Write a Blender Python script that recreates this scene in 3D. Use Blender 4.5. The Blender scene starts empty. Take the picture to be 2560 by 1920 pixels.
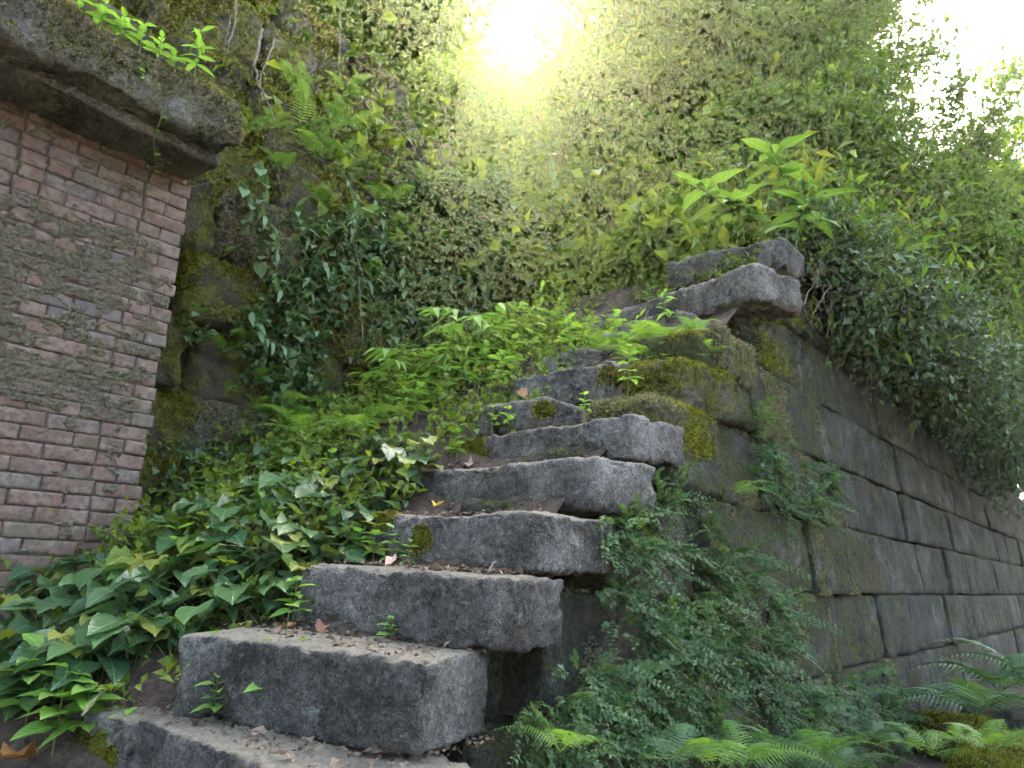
import bpy, math, random
import numpy as np
from mathutils import Matrix, Vector

random.seed(11)
rng = np.random.default_rng(11)
scene = bpy.context.scene
COL = scene.collection
R_ = math.radians

# ------------------------------------------------------------------ camera
F_PX, W_PX, H_PX = 1880.0, 2560.0, 1920.0
CAM = np.array([0.0, -1.5, 1.35])
RM = np.array([[0.63614582, -0.20862422, -0.74282866],
               [-0.76988317, -0.10802645, -0.6289755],
               [0.05097438, 0.97201143, -0.22933685]])
cd = bpy.data.cameras.new('camera')
cd.sensor_width = 36.0
cd.lens = F_PX / W_PX * 36.0
cd.clip_start = 0.02
cd.clip_end = 2000.0
cam = bpy.data.objects.new('camera', cd)
COL.objects.link(cam)
M = Matrix([list(RM[i]) + [CAM[i]] for i in range(3)] + [[0, 0, 0, 1]])
cam.matrix_world = M
scene.camera = cam

# ------------------------------------------------------------------ light
SUN_AZ, SUN_EL = R_(42.0), R_(42.2)        # azimuth measured from +X towards +Y
SUN_DIR = Vector((math.cos(SUN_EL) * math.cos(SUN_AZ), math.cos(SUN_EL) * math.sin(SUN_AZ), math.sin(SUN_EL)))
world = bpy.data.worlds.new('World')
scene.world = world
world.use_nodes = True
wn = world.node_tree.nodes
wn.clear()
sky = wn.new('ShaderNodeTexSky')
sky.sky_type = 'NISHITA'
sky.sun_disc = False
sky.sun_elevation = SUN_EL
sky.sun_rotation = math.pi / 2 - SUN_AZ
sky.dust_density = 7.0
sky.air_density = 0.8
sky.ozone_density = 0.3
bg = wn.new('ShaderNodeBackground')
bg.inputs['Strength'].default_value = 0.15
wo = wn.new('ShaderNodeOutputWorld')
world.node_tree.links.new(sky.outputs['Color'], bg.inputs['Color'])
world.node_tree.links.new(bg.outputs['Background'], wo.inputs['Surface'])
sd = bpy.data.lights.new('sun', 'SUN')
sd.energy = 3.0
sd.angle = R_(0.53)
sd.color = (1.0, 0.93, 0.62)
sun = bpy.data.objects.new('sun', sd)
COL.objects.link(sun)
sun.rotation_euler = SUN_DIR.to_track_quat('Z', 'Y').to_euler()
sun.location = (0, 0, 20)

scene.view_settings.view_transform = 'Standard'
scene.view_settings.look = 'None'
scene.view_settings.gamma = 1.0
scene.view_settings.use_curve_mapping = False
scene.view_settings.exposure = 3.78
scene.cycles.use_denoising = True
scene.cycles.max_bounces = 5
scene.cycles.use_adaptive_sampling = True
scene.cycles.adaptive_threshold = 0.03
scene.cycles.adaptive_min_samples = 12
scene.cycles.diffuse_bounces = 4
scene.cycles.glossy_bounces = 2
scene.cycles.transmission_bounces = 4
scene.cycles.volume_bounces = 0
scene.cycles.transparent_max_bounces = 4
scene.cycles.sample_clamp_indirect = 6.0

# ------------------------------------------------------------------ helpers
def ray(px, py):
    v = np.array([px - W_PX / 2, -(py - H_PX / 2), -F_PX])
    v = RM @ v
    return v / np.linalg.norm(v)

def at(px, py, **k):
    r = ray(px, py)
    (a, v), = k.items()
    i = 'xyz'.index(a)
    return CAM + r * (v - CAM[i]) / r[i]

def _hash(ix, iy, iz, seed):
    h = (ix.astype(np.int64) * 374761393 + iy.astype(np.int64) * 668265263 + iz.astype(np.int64) * 2147483647 + seed * 974634723) & 0xFFFFFFFF
    h = ((h ^ (h >> 13)) * 1274126177) & 0xFFFFFFFF
    h = ((h ^ (h >> 16)) * 2246822519) & 0xFFFFFFFF
    return ((h ^ (h >> 15)) & 0xFFFFFF).astype(np.float64) / 0xFFFFFF * 2 - 1

def noise(p, seed=0):
    p = np.asarray(p, float)
    i = np.floor(p).astype(np.int64)
    f = p - i
    u = f * f * f * (f * (f * 6 - 15) + 10)
    out = 0
    for dx in (0, 1):
        wx = u[:, 0] if dx else 1 - u[:, 0]
        for dy in (0, 1):
            wy = u[:, 1] if dy else 1 - u[:, 1]
            for dz in (0, 1):
                wz = u[:, 2] if dz else 1 - u[:, 2]
                out = out + wx * wy * wz * _hash(i[:, 0] + dx, i[:, 1] + dy, i[:, 2] + dz, seed)
    return out

def fbm(p, octs=4, seed=0, gain=0.5):
    p = np.asarray(p, float)
    a, s, o = 1.0, 0.0, 0.0
    for k in range(octs):
        o = o + a * noise(p * (2.03 ** k) + 17.3 * k, seed + k)
        s += a
        a *= gain
    return o / s

def sstep(a, b, x):
    t = np.clip((np.asarray(x, float) - a) / (b - a), 0, 1)
    return t * t * (3 - 2 * t)

def make_mesh(name, V, F, mats, smooth=True, rnd=None, uv=None):
    """V (n,3); F array (m,3|4) or list of such arrays; one mesh."""
    me = bpy.data.meshes.new(name)
    Fs = F if isinstance(F, list) else [F]
    Fs = [np.asarray(f, np.int32) for f in Fs if len(f)]
    V = np.asarray(V, np.float32)
    me.vertices.add(len(V))
    me.vertices.foreach_set('co', V.ravel())
    tot = np.concatenate([np.full(len(f), f.shape[1], np.int32) for f in Fs])
    idx = np.concatenate([f.ravel() for f in Fs])
    me.loops.add(len(idx))
    me.loops.foreach_set('vertex_index', idx)
    me.polygons.add(len(tot))
    start = np.concatenate([[0], np.cumsum(tot)[:-1]]).astype(np.int32)
    me.polygons.foreach_set('loop_start', start)
    me.polygons.foreach_set('loop_total', tot)
    me.polygons.foreach_set('use_smooth', np.full(len(tot), smooth))
    if uv is not None:
        l = me.uv_layers.new(name='leaf')
        l.data.foreach_set('uv', np.asarray(uv, np.float32)[idx].ravel())
    if rnd is not None:
        a = me.attributes.new('rnd', 'FLOAT', 'POINT')
        a.data.foreach_set('value', np.asarray(rnd, np.float32))
    me.update(calc_edges=True)
    me.materials.append(mats)
    return me

def link(name, me, parent=None, loc=(0, 0, 0), rot=None, scale=None):
    o = bpy.data.objects.new(name, me)
    COL.objects.link(o)
    o.location = loc
    if rot is not None:
        o.rotation_euler = rot
    if scale is not None:
        o.scale = scale if hasattr(scale, '__len__') else (scale,) * 3
    if parent is not None:
        o.parent = parent
    return o

def obj(name, V, F, mat, parent=None, loc=(0, 0, 0), **k):
    return link(name, make_mesh(name, V, F, mat, **k), parent, loc)

def tag(o, label=None, cat=None, group=None, kind=None):
    if label: o['label'] = label
    if cat: o['category'] = cat
    if group: o['group'] = group
    if kind: o['kind'] = kind
    return o

def empty(name, loc, label=None, cat=None, group=None):
    o = bpy.data.objects.new(name, None)
    COL.objects.link(o)
    o.location = loc
    o.empty_display_size = 0.05
    return tag(o, label, cat, group)

_lat = {}
def lattice_box(nx, ny, nz):
    k = (nx, ny, nz)
    if k in _lat:
        return _lat[k]
    quads = []
    def face(a, b, c, na, nb, val, flip):
        A, B = np.meshgrid(np.arange(na + 1), np.arange(nb + 1), indexing='ij')
        P = np.zeros((na + 1, nb + 1, 3), np.int64)
        P[..., a] = A; P[..., b] = B; P[..., c] = val
        q = np.stack([P[:-1, :-1], P[1:, :-1], P[1:, 1:], P[:-1, 1:]], 2).reshape(-1, 4, 3)
        quads.append(q[:, ::-1] if flip else q)
    face(0, 1, 2, nx, ny, 0, True); face(0, 1, 2, nx, ny, nz, False)
    face(0, 2, 1, nx, nz, 0, False); face(0, 2, 1, nx, nz, ny, True)
    face(1, 2, 0, ny, nz, 0, True); face(1, 2, 0, ny, nz, nx, False)
    Q = np.concatenate(quads)
    keys = (Q[..., 0] * (ny + 1) + Q[..., 1]) * (nz + 1) + Q[..., 2]
    u, first, inv = np.unique(keys.ravel(), return_index=True, return_inverse=True)
    P = Q.reshape(-1, 3)[first] / np.array([nx, ny, nz], float)
    F = inv.reshape(-1, 4)
    _lat[k] = (P, F)
    return _lat[k]

def vnormals(V, F):
    N = np.zeros_like(V)
    a, b, c, d = (V[F[:, i]] for i in range(4))
    fn = np.cross(c - a, d - b)
    for i in range(4):
        np.add.at(N, F[:, i], fn)
    return N / (np.linalg.norm(N, axis=1, keepdims=True) + 1e-12)

def stone(L, D, H, res=0.012, r=0.03, amp=0.012, seed=0, big=0.01, fscale=9.0, fine=0.3, micro=0.0, chip=0.0):
    """rough-hewn rounded block, origin at the centre of its base."""
    n = [max(3, int(round(s / res))) for s in (L, D, H)]
    P, F = lattice_box(*n)
    h = np.array([L, D, H]) / 2
    p = (P * 2 - 1) * h
    rr = min(r, h.min() * 0.95)
    q = np.clip(p, -(h - rr), h - rr)
    d = p - q
    nrm = d / (np.linalg.norm(d, axis=1, keepdims=True) + 1e-9)
    p = q + nrm * rr
    s = np.array([seed * 3.17, seed * 1.31, seed * 2.71])
    w = np.stack([noise(p * 2.6 + s + 9 * k, seed + k) for k in range(3)], 1)
    p = p + w * big
    if chip:
        e = np.sort(h - np.abs((P * 2 - 1) * h), axis=1)[:, 1]
        p = p - nrm * (chip * np.clip(fbm(p * 9 + s * 2, 4, seed + 31) - 0.02, 0, 1) * (1 - sstep(0.0, 0.075, e)))[:, None]
    a = fbm(p * fscale + s, 5, seed, 0.6)
    rid = 1 - 2 * np.abs(fbm(p * fscale * 2.3 + s, 3, seed + 5))
    pit = -np.clip(fbm(p * 42 + s, 3, seed + 8, 0.65), -0.2, 1) if micro else 0.0
    p = p + nrm * (amp * a + amp * fine * (rid - 0.5) + micro * pit)[:, None]
    p[:, 2] += H / 2
    return p, F

def tube(pts, rad, sides=5):
    pts = np.asarray(pts, float)
    n = len(pts)
    rad = np.broadcast_to(np.asarray(rad, float), (n,))
    t = np.gradient(pts, axis=0)
    t /= np.linalg.norm(t, axis=1, keepdims=True) + 1e-9
    ref = np.where(np.abs(t[:, 2:3]) > 0.9, np.array([[1.0, 0, 0]]), np.array([[0, 0, 1.0]]))
    u = np.cross(t, ref); u /= np.linalg.norm(u, axis=1, keepdims=True) + 1e-9
    v = np.cross(t, u)
    a = np.arange(sides) * 2 * math.pi / sides
    V = pts[:, None] + rad[:, None, None] * (np.cos(a)[None, :, None] * u[:, None] + np.sin(a)[None, :, None] * v[:, None])
    i = np.arange(n - 1)[:, None] * sides + np.arange(sides)[None]
    j = np.arange(n - 1)[:, None] * sides + (np.arange(sides)[None] + 1) % sides
    F = np.stack([i, j, j + sides, i + sides], -1).reshape(-1, 4)
    return V.reshape(-1, 3), F

def merge(parts):
    Vs, Fs, o = [], [], 0
    for V, F in parts:
        Vs.append(V); Fs.append(np.asarray(F) + o); o += len(V)
    return np.concatenate(Vs), np.concatenate(Fs)

def smooth_path(ctrl, n=20):
    c = np.asarray(ctrl, float)
    c = np.concatenate([[2 * c[0] - c[1]], c, [2 * c[-1] - c[-2]]])
    out = []
    k = len(c) - 3
    for t in np.linspace(0, k - 1e-6, n):
        i = int(t); f = t - i
        a, b, d, e = c[i:i + 4]
        out.append(0.5 * (2 * b + (d - a) * f + (2 * a - 5 * b + 4 * d - e) * f * f + (3 * b - a - 3 * d + e) * f ** 3))
    return np.array(out)

# ------------------------------------------------------------------ materials
class NT:
    def __init__(self, name):
        self.m = bpy.data.materials.new(name)
        self.m.use_nodes = True
        self.t = self.m.node_tree
        self.t.nodes.clear()
        self.out = self.t.nodes.new('ShaderNodeOutputMaterial')
    def n(self, typ, **k):
        nd = self.t.nodes.new('ShaderNode' + typ)
        for a, b in k.items():
            setattr(nd, a, b)
        return nd
    def l(self, a, b):
        self.t.links.new(a, b)
    def val(self, sock, v):
        if isinstance(v, (int, float, tuple, list)):
            sock.default_value = v
        else:
            self.l(v, sock)
    def noise(self, vec, scale, detail=4, rough=0.6, dist=0.0):
        nd = self.n('TexNoise')
        nd.inputs['Scale'].default_value = scale
        nd.inputs['Detail'].default_value = detail
        nd.inputs['Roughness'].default_value = rough
        nd.inputs['Distortion'].default_value = dist
        self.l(vec, nd.inputs['Vector'])
        return nd.outputs['Fac']
    def ramp(self, fac, stops, interp='LINEAR'):
        nd = self.n('ValToRGB')
        nd.color_ramp.interpolation = interp
        e = nd.color_ramp.elements
        while len(e) < len(stops):
            e.new(0.5)
        for el, (p, c) in zip(e, stops):
            el.position = p
            el.color = (c[0], c[1], c[2], 1) if hasattr(c, '__len__') else (c, c, c, 1)
        self.l(fac, nd.inputs['Fac'])
        return nd.outputs['Color']
    def mix(self, fac, a, b, mode='MIX'):
        nd = self.n('Mix', data_type='RGBA', blend_type=mode)
        self.val(nd.inputs[0], fac)
        self.val(nd.inputs[6], a if not isinstance(a, (tuple, list)) else (*a[:3], 1))
        self.val(nd.inputs[7], b if not isinstance(b, (tuple, list)) else (*b[:3], 1))
        return nd.outputs[2]
    def math(self, op, a, b=0.0, c=None, clamp=False):
        nd = self.n('Math', operation=op, use_clamp=clamp)
        self.val(nd.inputs[0], a)
        self.val(nd.inputs[1], b)
        if c is not None: self.val(nd.inputs[2], c)
        return nd.outputs[0]
    def bump(self, h, strength=0.5, dist=0.01, normal=None):
        nd = self.n('Bump')
        nd.inputs['Strength'].default_value = strength
        nd.inputs['Distance'].default_value = dist
        self.l(h, nd.inputs['Height'])
        if normal is not None: self.l(normal, nd.inputs['Normal'])
        return nd.outputs['Normal']
    def principled(self, col, rough=0.9, normal=None, spec=0.25):
        p = self.n('BsdfPrincipled')
        self.val(p.inputs['Base Color'], (*col[:3], 1) if isinstance(col, (tuple, list)) else col)
        self.val(p.inputs['Roughness'], rough)
        p.inputs['Specular IOR Level'].default_value = spec
        if normal is not None: self.l(normal, p.inputs['Normal'])
        return p.outputs[0]
    def done(self, sh):
        self.l(sh, self.out.inputs['Surface'])
        return self.m
    def coords(self, stretch=None):
        """object coordinates shifted by a per-object random amount."""
        tc = self.n('TexCoord'); oi = self.n('ObjectInfo')
        m = self.n('VectorMath', operation='MULTIPLY_ADD')
        cmb = self.n('CombineXYZ')
        for i in range(3): self.l(oi.outputs['Random'], cmb.inputs[i])
        self.l(cmb.outputs[0], m.inputs[0])
        m.inputs[1].default_value = (31.0, 57.0, 23.0)
        self.l(tc.outputs['Object'], m.inputs[2])
        v = m.outputs[0]
        if stretch:
            s = self.n('VectorMath', operation='MULTIPLY')
            self.l(v, s.inputs[0]); s.inputs[1].default_value = stretch
            return v, s.outputs[0], oi
        return v, v, oi

def stone_material(name, dark, mid, light, moss, moss_bias, streak=False, top_dust=None, lichen=0.0, rust=None):
    t = NT(name)
    v, vs, oi = t.coords((7, 7, 1.3) if streak else None)
    big = t.noise(v, 3.2, 5, 0.6)
    fine = t.noise(v, 48, 8, 0.78)
    vfine = t.noise(v, 140, 3, 0.6)
    f = t.math('ADD', t.math('MULTIPLY', big, 0.55), t.math('MULTIPLY', fine, 0.45))
    col = t.ramp(f, [(0.40, dark), (0.51, mid), (0.62, light)])
    col = t.mix(0.65, col, t.ramp(vfine, [(0.32, 0.2), (0.68, 0.8)]), 'OVERLAY')
    col = t.mix(0.8, col, t.ramp(t.noise(v, 1.9, 5, 0.7, 0.8), [(0.36, 0.6), (0.6, 1.0)]), 'MULTIPLY')
    st = None
    if streak:
        st = t.noise(vs, 1.6, 4, 0.6)
        col = t.mix(0.45, col, t.ramp(st, [(0.35, 0.25), (0.65, 0.75)]), 'OVERLAY')
    if rust:
        col = t.mix(t.ramp(t.noise(v, 2.6, 5, 0.65, 0.5), [(0.50, 0), (0.64, 0.5)]), col, t.mix(fine, tuple(c * .5 for c in rust), tuple(c * 1.5 for c in rust)))
    geo = t.n('NewGeometry')
    sep = t.n('SeparateXYZ'); t.l(geo.outputs['Normal'], sep.inputs[0])
    up = sep.outputs[2]
    if top_dust:
        d = t.math('MULTIPLY', t.math('SMOOTHSTEP', up, 0.55, 0.95) if False else t.math('MULTIPLY_ADD', up, 2.2, -1.1, True), t.ramp(fine, [(0.3, 0.35), (0.6, 1.0)]))
        col = t.mix(d, col, top_dust)
    if lichen:
        lf = t.ramp(t.noise(v, 11, 5, 0.75, 0.6), [(0.60, 0), (0.66, lichen)])
        col = t.mix(lf, col, (0.42, 0.46, 0.40))
    sepc = t.n('SeparateColor'); t.l(oi.outputs['Color'], sepc.inputs[0])
    m = t.math('ADD', t.noise(v, 5.5, 6, 0.7, 0.4), t.math('MULTIPLY', up, 0.07))
    m = t.math('ADD', m, t.math('MULTIPLY_ADD', sepc.outputs[0], 0.8, moss_bias))
    mf = t.ramp(m, [(0.5, 0), (0.62, 1)])
    mc = t.mix(t.ramp(t.noise(v, 42, 7, 0.8), [(0.36, 0), (0.64, 1)]), tuple(c * 0.25 for c in moss), tuple(min(1, c * 1.7) for c in moss))
    col = t.mix(mf, col, mc)
    h = t.math('ADD', t.math('MULTIPLY', fine, 0.7), t.math('MULTIPLY', vfine, 0.45))
    h = t.math('ADD', h, t.math('MULTIPLY', t.math('MULTIPLY', t.noise(v, 75, 5, 0.8), mf), 1.2))
    if st is not None:
        h = t.math('ADD', h, t.math('MULTIPLY', st, 0.9))
    nr = t.bump(h, 1.0, 0.03)
    return t.done(t.principled(col, 0.93, nr, 0.2))

def leaf_material(name, c0, c1, trans, rough=0.45, attr=False, veins=False, spec=0.35, tint=(1.25, 1.35, 0.55), tfac=0.42):
    t = NT(name)
    if attr:
        r = t.n('Attribute', attribute_name='rnd').outputs['Fac']
    else:
        r = t.n('ObjectInfo').outputs['Random']
    mid = tuple((a + b) / 2 for a, b in zip(c0, c1))
    col = t.ramp(r, [(0.0, c0), (0.55, mid), (1.0, c1)])
    nr = None
    geo = t.n('NewGeometry')
    mot = t.noise(geo.outputs['Position'], 60, 3, 0.6)
    col = t.mix(0.3, col, t.ramp(mot, [(0.3, 0.3), (0.7, 0.7)]), 'OVERLAY')
    if veins:
        uv = t.n('UVMap', uv_map='leaf')
        s = t.n('SeparateXYZ'); t.l(uv.outputs[0], s.inputs[0])
        au = t.math('ABSOLUTE', s.outputs[0])
        mr = t.math('LESS_THAN', au, 0.05)
        ph = t.math('SUBTRACT', t.math('MULTIPLY', s.outputs[1], 7.0), t.math('MULTIPLY', au, 2.6))
        w = t.math('ABSOLUTE', t.math('SUBTRACT', t.math('FRACT', ph), 0.5))
        lv = t.math('LESS_THAN', w, 0.06)
        vv = t.math('MAXIMUM', mr, t.math('MULTIPLY', lv, 0.6))
        col = t.mix(t.math('MULTIPLY', vv, 0.35), col, tuple(min(1, c * 2.2 + 0.02) for c in c1))
        nr = t.bump(t.math('SUBTRACT', w, t.math('MULTIPLY', vv, 0.3)), 0.25, 0.004)
    p = t.principled(col, rough, nr, spec)
    tr = t.n('BsdfTranslucent')
    tc = t.mix(1.0, col, tuple(trans), 'MIX') if trans else None
    tt = t.mix(1.0, col, (*tint, 1), 'MULTIPLY')
    if trans:
        tt = t.mix(0.6, tt, trans)
    t.l(tt, tr.inputs['Color'])
    mx = t.n('MixShader')
    mx.inputs[0].default_value = tfac
    t.l(p, mx.inputs[1]); t.l(tr.outputs[0], mx.inputs[2])
    return t.done(mx.outputs[0])

def simple_noise_material(name, c0, c1, scale=20, rough=0.9, bump=0.5, dist=0.006, c2=None):
    t = NT(name)
    v, _, oi = t.coords()
    f = t.noise(v, scale, 6, 0.7)
    stops = [(0.32, c0), (0.62, c1)] + ([(0.8, c2)] if c2 else [])
    col = t.ramp(f, stops)
    nr = t.bump(t.math('ADD', f, t.math('MULTIPLY', t.noise(v, scale * 5, 3), 0.4)), bump, dist)
    return t.done(t.principled(col, rough, nr, 0.2))

MOSS_Y = (0.12, 0.118, 0.018)
MOSS_G = (0.085, 0.105, 0.028)
m_step = stone_material('step_stone', (0.055, 0.047, 0.037), (0.155, 0.141, 0.117), (0.33, 0.308, 0.265), MOSS_Y, -0.26, top_dust=(0.30, 0.265, 0.19), lichen=0.35)
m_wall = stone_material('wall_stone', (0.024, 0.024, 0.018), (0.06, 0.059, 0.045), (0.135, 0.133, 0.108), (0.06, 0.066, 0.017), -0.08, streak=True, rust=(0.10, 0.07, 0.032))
m_rock = stone_material('mossy_rock', (0.04, 0.036, 0.022), (0.085, 0.075, 0.045), (0.15, 0.14, 0.10), MOSS_Y, 0.0, lichen=0.0)
m_rockl = stone_material('lichen_rock', (0.05, 0.05, 0.04), (0.11, 0.11, 0.085), (0.22, 0.23, 0.19), MOSS_G, -0.05, lichen=0.9)
m_coping = stone_material('coping_stone', (0.075, 0.064, 0.05), (0.17, 0.152, 0.118), (0.26, 0.245, 0.195), (0.12, 0.13, 0.045), -0.07, lichen=0.35)
m_soil = simple_noise_material('soil', (0.028, 0.02, 0.014), (0.085, 0.06, 0.042), 26, 0.95, 0.9, 0.012, (0.17, 0.13, 0.09))
m_hill = simple_noise_material('grown_over_soil', (0.018, 0.024, 0.008), (0.05, 0.062, 0.018), 14, 0.95, 0.9, 0.02, (0.09, 0.10, 0.03))
m_mortar = simple_noise_material('mortar', (0.035, 0.027, 0.02), (0.11, 0.085, 0.065), 30, 0.95, 0.6)
m_crust = simple_noise_material('crust_moss', (0.095, 0.078, 0.052), (0.22, 0.188, 0.13), 60, 0.97, 1.0, 0.012, (0.32, 0.28, 0.195))
m_mosstuft = leaf_material('moss_blades', (0.07, 0.072, 0.010), (0.27, 0.26, 0.03), None, 0.8, attr=True, spec=0.1, tfac=0.35)
m_crusttuft = leaf_material('dry_moss_blades', (0.10, 0.09, 0.05), (0.27, 0.245, 0.14), None, 0.9, attr=True, spec=0.1, tfac=0.2)
m_bark = simple_noise_material('bark', (0.04, 0.03, 0.024), (0.12, 0.095, 0.075), 30, 0.9, 0.7)
m_root = simple_noise_material('root', (0.10, 0.075, 0.055), (0.24, 0.19, 0.15), 30, 0.85, 0.5)
m_dead = leaf_material('dead_leaf', (0.16, 0.085, 0.05), (0.42, 0.30, 0.22), None, 0.7, tint=(1.1, 0.9, 0.6), tfac=0.25)
m_deadattr = leaf_material('dry_litter', (0.05, 0.034, 0.022), (0.24, 0.17, 0.11), None, 0.8, attr=True, tint=(1.1, 0.95, 0.7), tfac=0.2)
m_straw = leaf_material('dry_stem', (0.06, 0.042, 0.026), (0.24, 0.19, 0.11), None, 0.7, attr=True, tint=(1.1, 1.0, 0.7), tfac=0.12)
m_stem = leaf_material('green_stem', (0.07, 0.10, 0.03), (0.14, 0.17, 0.06), None, 0.5, tfac=0.2)
m_heart = leaf_material('heart_leaf', (0.028, 0.075, 0.03), (0.10, 0.185, 0.06), None, 0.33, veins=True, spec=0.55, tfac=0.3)
m_fresh = leaf_material('fresh_leaf', (0.12, 0.25, 0.04), (0.23, 0.38, 0.07), None, 0.45, veins=True, tfac=0.45)
m_pale = leaf_material('pale_leaf', (0.09, 0.17, 0.07), (0.16, 0.25, 0.11), None, 0.4, veins=True, tfac=0.38, spec=0.45)
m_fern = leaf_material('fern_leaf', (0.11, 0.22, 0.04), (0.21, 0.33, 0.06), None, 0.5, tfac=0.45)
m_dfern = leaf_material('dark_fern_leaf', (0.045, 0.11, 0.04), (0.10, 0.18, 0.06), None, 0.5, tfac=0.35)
m_maiden = leaf_material('small_fern_leaf', (0.035, 0.08, 0.028), (0.15, 0.23, 0.085), None, 0.5, attr=True, tfac=0.35)
m_ivy = leaf_material('ivy_leaf', (0.035, 0.085, 0.03), (0.10, 0.17, 0.05), None, 0.38, attr=True, spec=0.45, tfac=0.35)
m_under = leaf_material('undergrowth_leaf', (0.05, 0.11, 0.018), (0.19, 0.26, 0.04), None, 0.55, attr=True, spec=0.2, tfac=0.5, tint=(1.6, 1.5, 0.35))
m_grass = leaf_material('bamboo_grass_leaf', (0.055, 0.10, 0.018), (0.21, 0.235, 0.045), None, 0.55, attr=True, spec=0.2, tfac=0.5, tint=(1.5, 1.45, 0.35))
m_shrub = leaf_material('shrub_leaf', (0.03, 0.065, 0.025), (0.085, 0.14, 0.05), None, 0.4, attr=True, spec=0.45, tfac=0.35)
m_tree = leaf_material('tree_leaf', (0.045, 0.10, 0.02), (0.14, 0.22, 0.04), None, 0.5, attr=True, tfac=0.5, tint=(1.5, 1.5, 0.45))

def brick_material():
    t = NT('old_brick')
    v, _, oi = t.coords()
    base = t.ramp(oi.outputs['Random'], [(0.0, (0.12, 0.078, 0.056)), (0.25, (0.155, 0.094, 0.068)), (0.5, (0.185, 0.11, 0.08)), (0.72, (0.135, 0.08, 0.058)), (0.88, (0.155, 0.115, 0.09)), (1.0, (0.105, 0.092, 0.085))])
    n1 = t.noise(v, 14, 6, 0.7)
    col = t.mix(t.ramp(n1, [(0.42, 0), (0.60, 0.8)]), base, (0.215, 0.165, 0.125))
    n2 = t.noise(v, 38, 5, 0.7)
    col = t.mix(t.ramp(n2, [(0.50, 0), (0.60, 0.8)]), col, (0.09, 0.07, 0.052))
    n3 = t.noise(v, 9, 5, 0.7, 0.3)
    sepc = t.n('SeparateColor'); t.l(oi.outputs['Color'], sepc.inputs[0])
    mf = t.ramp(t.math('ADD', n3, t.math('MULTIPLY_ADD', sepc.outputs[0], 0.5, -0.25)), [(0.46, 0), (0.58, 0.9)])
    col = t.mix(mf, col, t.mix(n2, (0.06, 0.05, 0.03), (0.17, 0.145, 0.09)))
    nr = t.bump(t.math('ADD', n2, t.math('MULTIPLY', t.noise(v, 120, 3), 0.5)), 0.6, 0.006)
    return t.done(t.principled(col, 0.92, nr, 0.2))
m_brick = brick_material()

# ------------------------------------------------------------------ terrain
ZU = np.array([-3.0, 0.2, 0.7, 1.0, 1.2, 1.485, 1.743, 2.02, 2.256, 2.49, 2.75, 3.0, 3.25, 3.5, 3.8, 4.25, 5.0, 6.3, 8.0, 12, 30])
ZZ = np.array([0.0, 0.10, 0.42, 0.68, 0.855, 1.083, 1.305, 1.512, 1.734, 1.935, 2.13, 2.33, 2.52, 2.78, 3.04, 3.38, 3.70, 4.1, 4.7, 6.0, 12])
def fan(x):
    return np.clip((np.asarray(x, float) - 2.0) * 0.16, -0.16, 0.27)
def soil_z(x, y):
    x = np.asarray(x, float); y = np.asarray(y, float)
    u = x - fan(x) * np.clip(y, 0, 1.3)
    z = np.interp(u, ZU, ZZ) - 0.17 + 0.13 * sstep(2.8, 3.2, u) * sstep(0.1, 0.4, y) * (1 - sstep(3.35, 3.6, u)) - 0.10 * sstep(3.4, 3.6, u) * (1 - sstep(4.1, 4.35, u))
    z = z + 0.20 * sstep(0.75, 1.5, y) * sstep(0.7, 1.4, x)
    p = np.stack([x, y, 0 * x], 1) if x.ndim else np.array([[x, y, 0]])
    nz = fbm(p * 3.1, 3, 3).reshape(x.shape) * 0.05
    return z + nz
def hill_z(x, y):
    """the hillside behind the rock wall and beyond the head of the stairs."""
    x = np.asarray(x, float); y = np.asarray(y, float)
    base = np.interp(x, [-5, 1.0, 4.3, 8, 12, 20], [2.6, 2.8, 3.2, 4.5, 5.6, 7.5])
    left = 2.0 * np.clip(y - 2.75, 0, 0.8) + 1.25 * np.clip(y - 3.3, 0, 30)
    left = left * (1 - 0.40 * sstep(3.8, 6.5, x)) + 0.6 * sstep(2.6, 2.9, y) * (1 - sstep(3.9, 4.8, x))
    right = 1.75 * np.clip(x - 6.3, 0, 5.5) * (1 - 0.75 * sstep(2.9, 5.2, y)) * sstep(-0.1, 2.4, y)
    p = np.stack([x, y, 0 * x], -1).reshape(-1, 3)
    nz = (fbm(p * 0.9, 4, 9) * 0.7).reshape(x.shape)
    z = base + np.maximum(left, 0) + right + nz * sstep(2.6, 3.4, np.maximum(y, x - 3.2))
    bank = 3.2 + (3.4 + 3.0 * nz) * np.clip(y - 0.30, 0, None) + nz * 0.4
    return np.where(x > 4.6, np.minimum(z, bank), z)
def ground_z(x, y):
    """whole terrain: lower ground before the wall, soil over the stairs, hillside behind."""
    x = np.asarray(x, float); y = np.asarray(y, float)
    s = soil_z(x, y)
    h = hill_z(x, y)
    w = np.maximum(sstep(2.45, 2.75, y), sstep(4.6, 5.4, x))
    return s * (1 - w) + h * w
def low_z(x, y):
    x = np.asarray(x, float); y = np.asarray(y, float)
    p = np.stack([x, y, 0 * x], -1).reshape(-1, 3)
    return 0.02 + 0.28 * sstep(-1.3, -0.35, y) * sstep(0.9, 1.8, x) + (fbm(p * 2.2, 3, 4) * 0.05).reshape(x.shape)

def grid_sheet(name, xs, ys, zf, mat):
    X, Y = np.meshgrid(xs, ys, indexing='ij')
    Z = zf(X.ravel(), Y.ravel()).reshape(X.shape)
    V = np.stack([X, Y, Z], -1).reshape(-1, 3)
    n, m = len(xs), len(ys)
    i = (np.arange(n - 1)[:, None] * m + np.arange(m - 1)[None]).ravel()
    F = np.stack([i, i + m, i + m + 1, i + 1], -1)
    return obj(name, V, F, mat)

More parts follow.
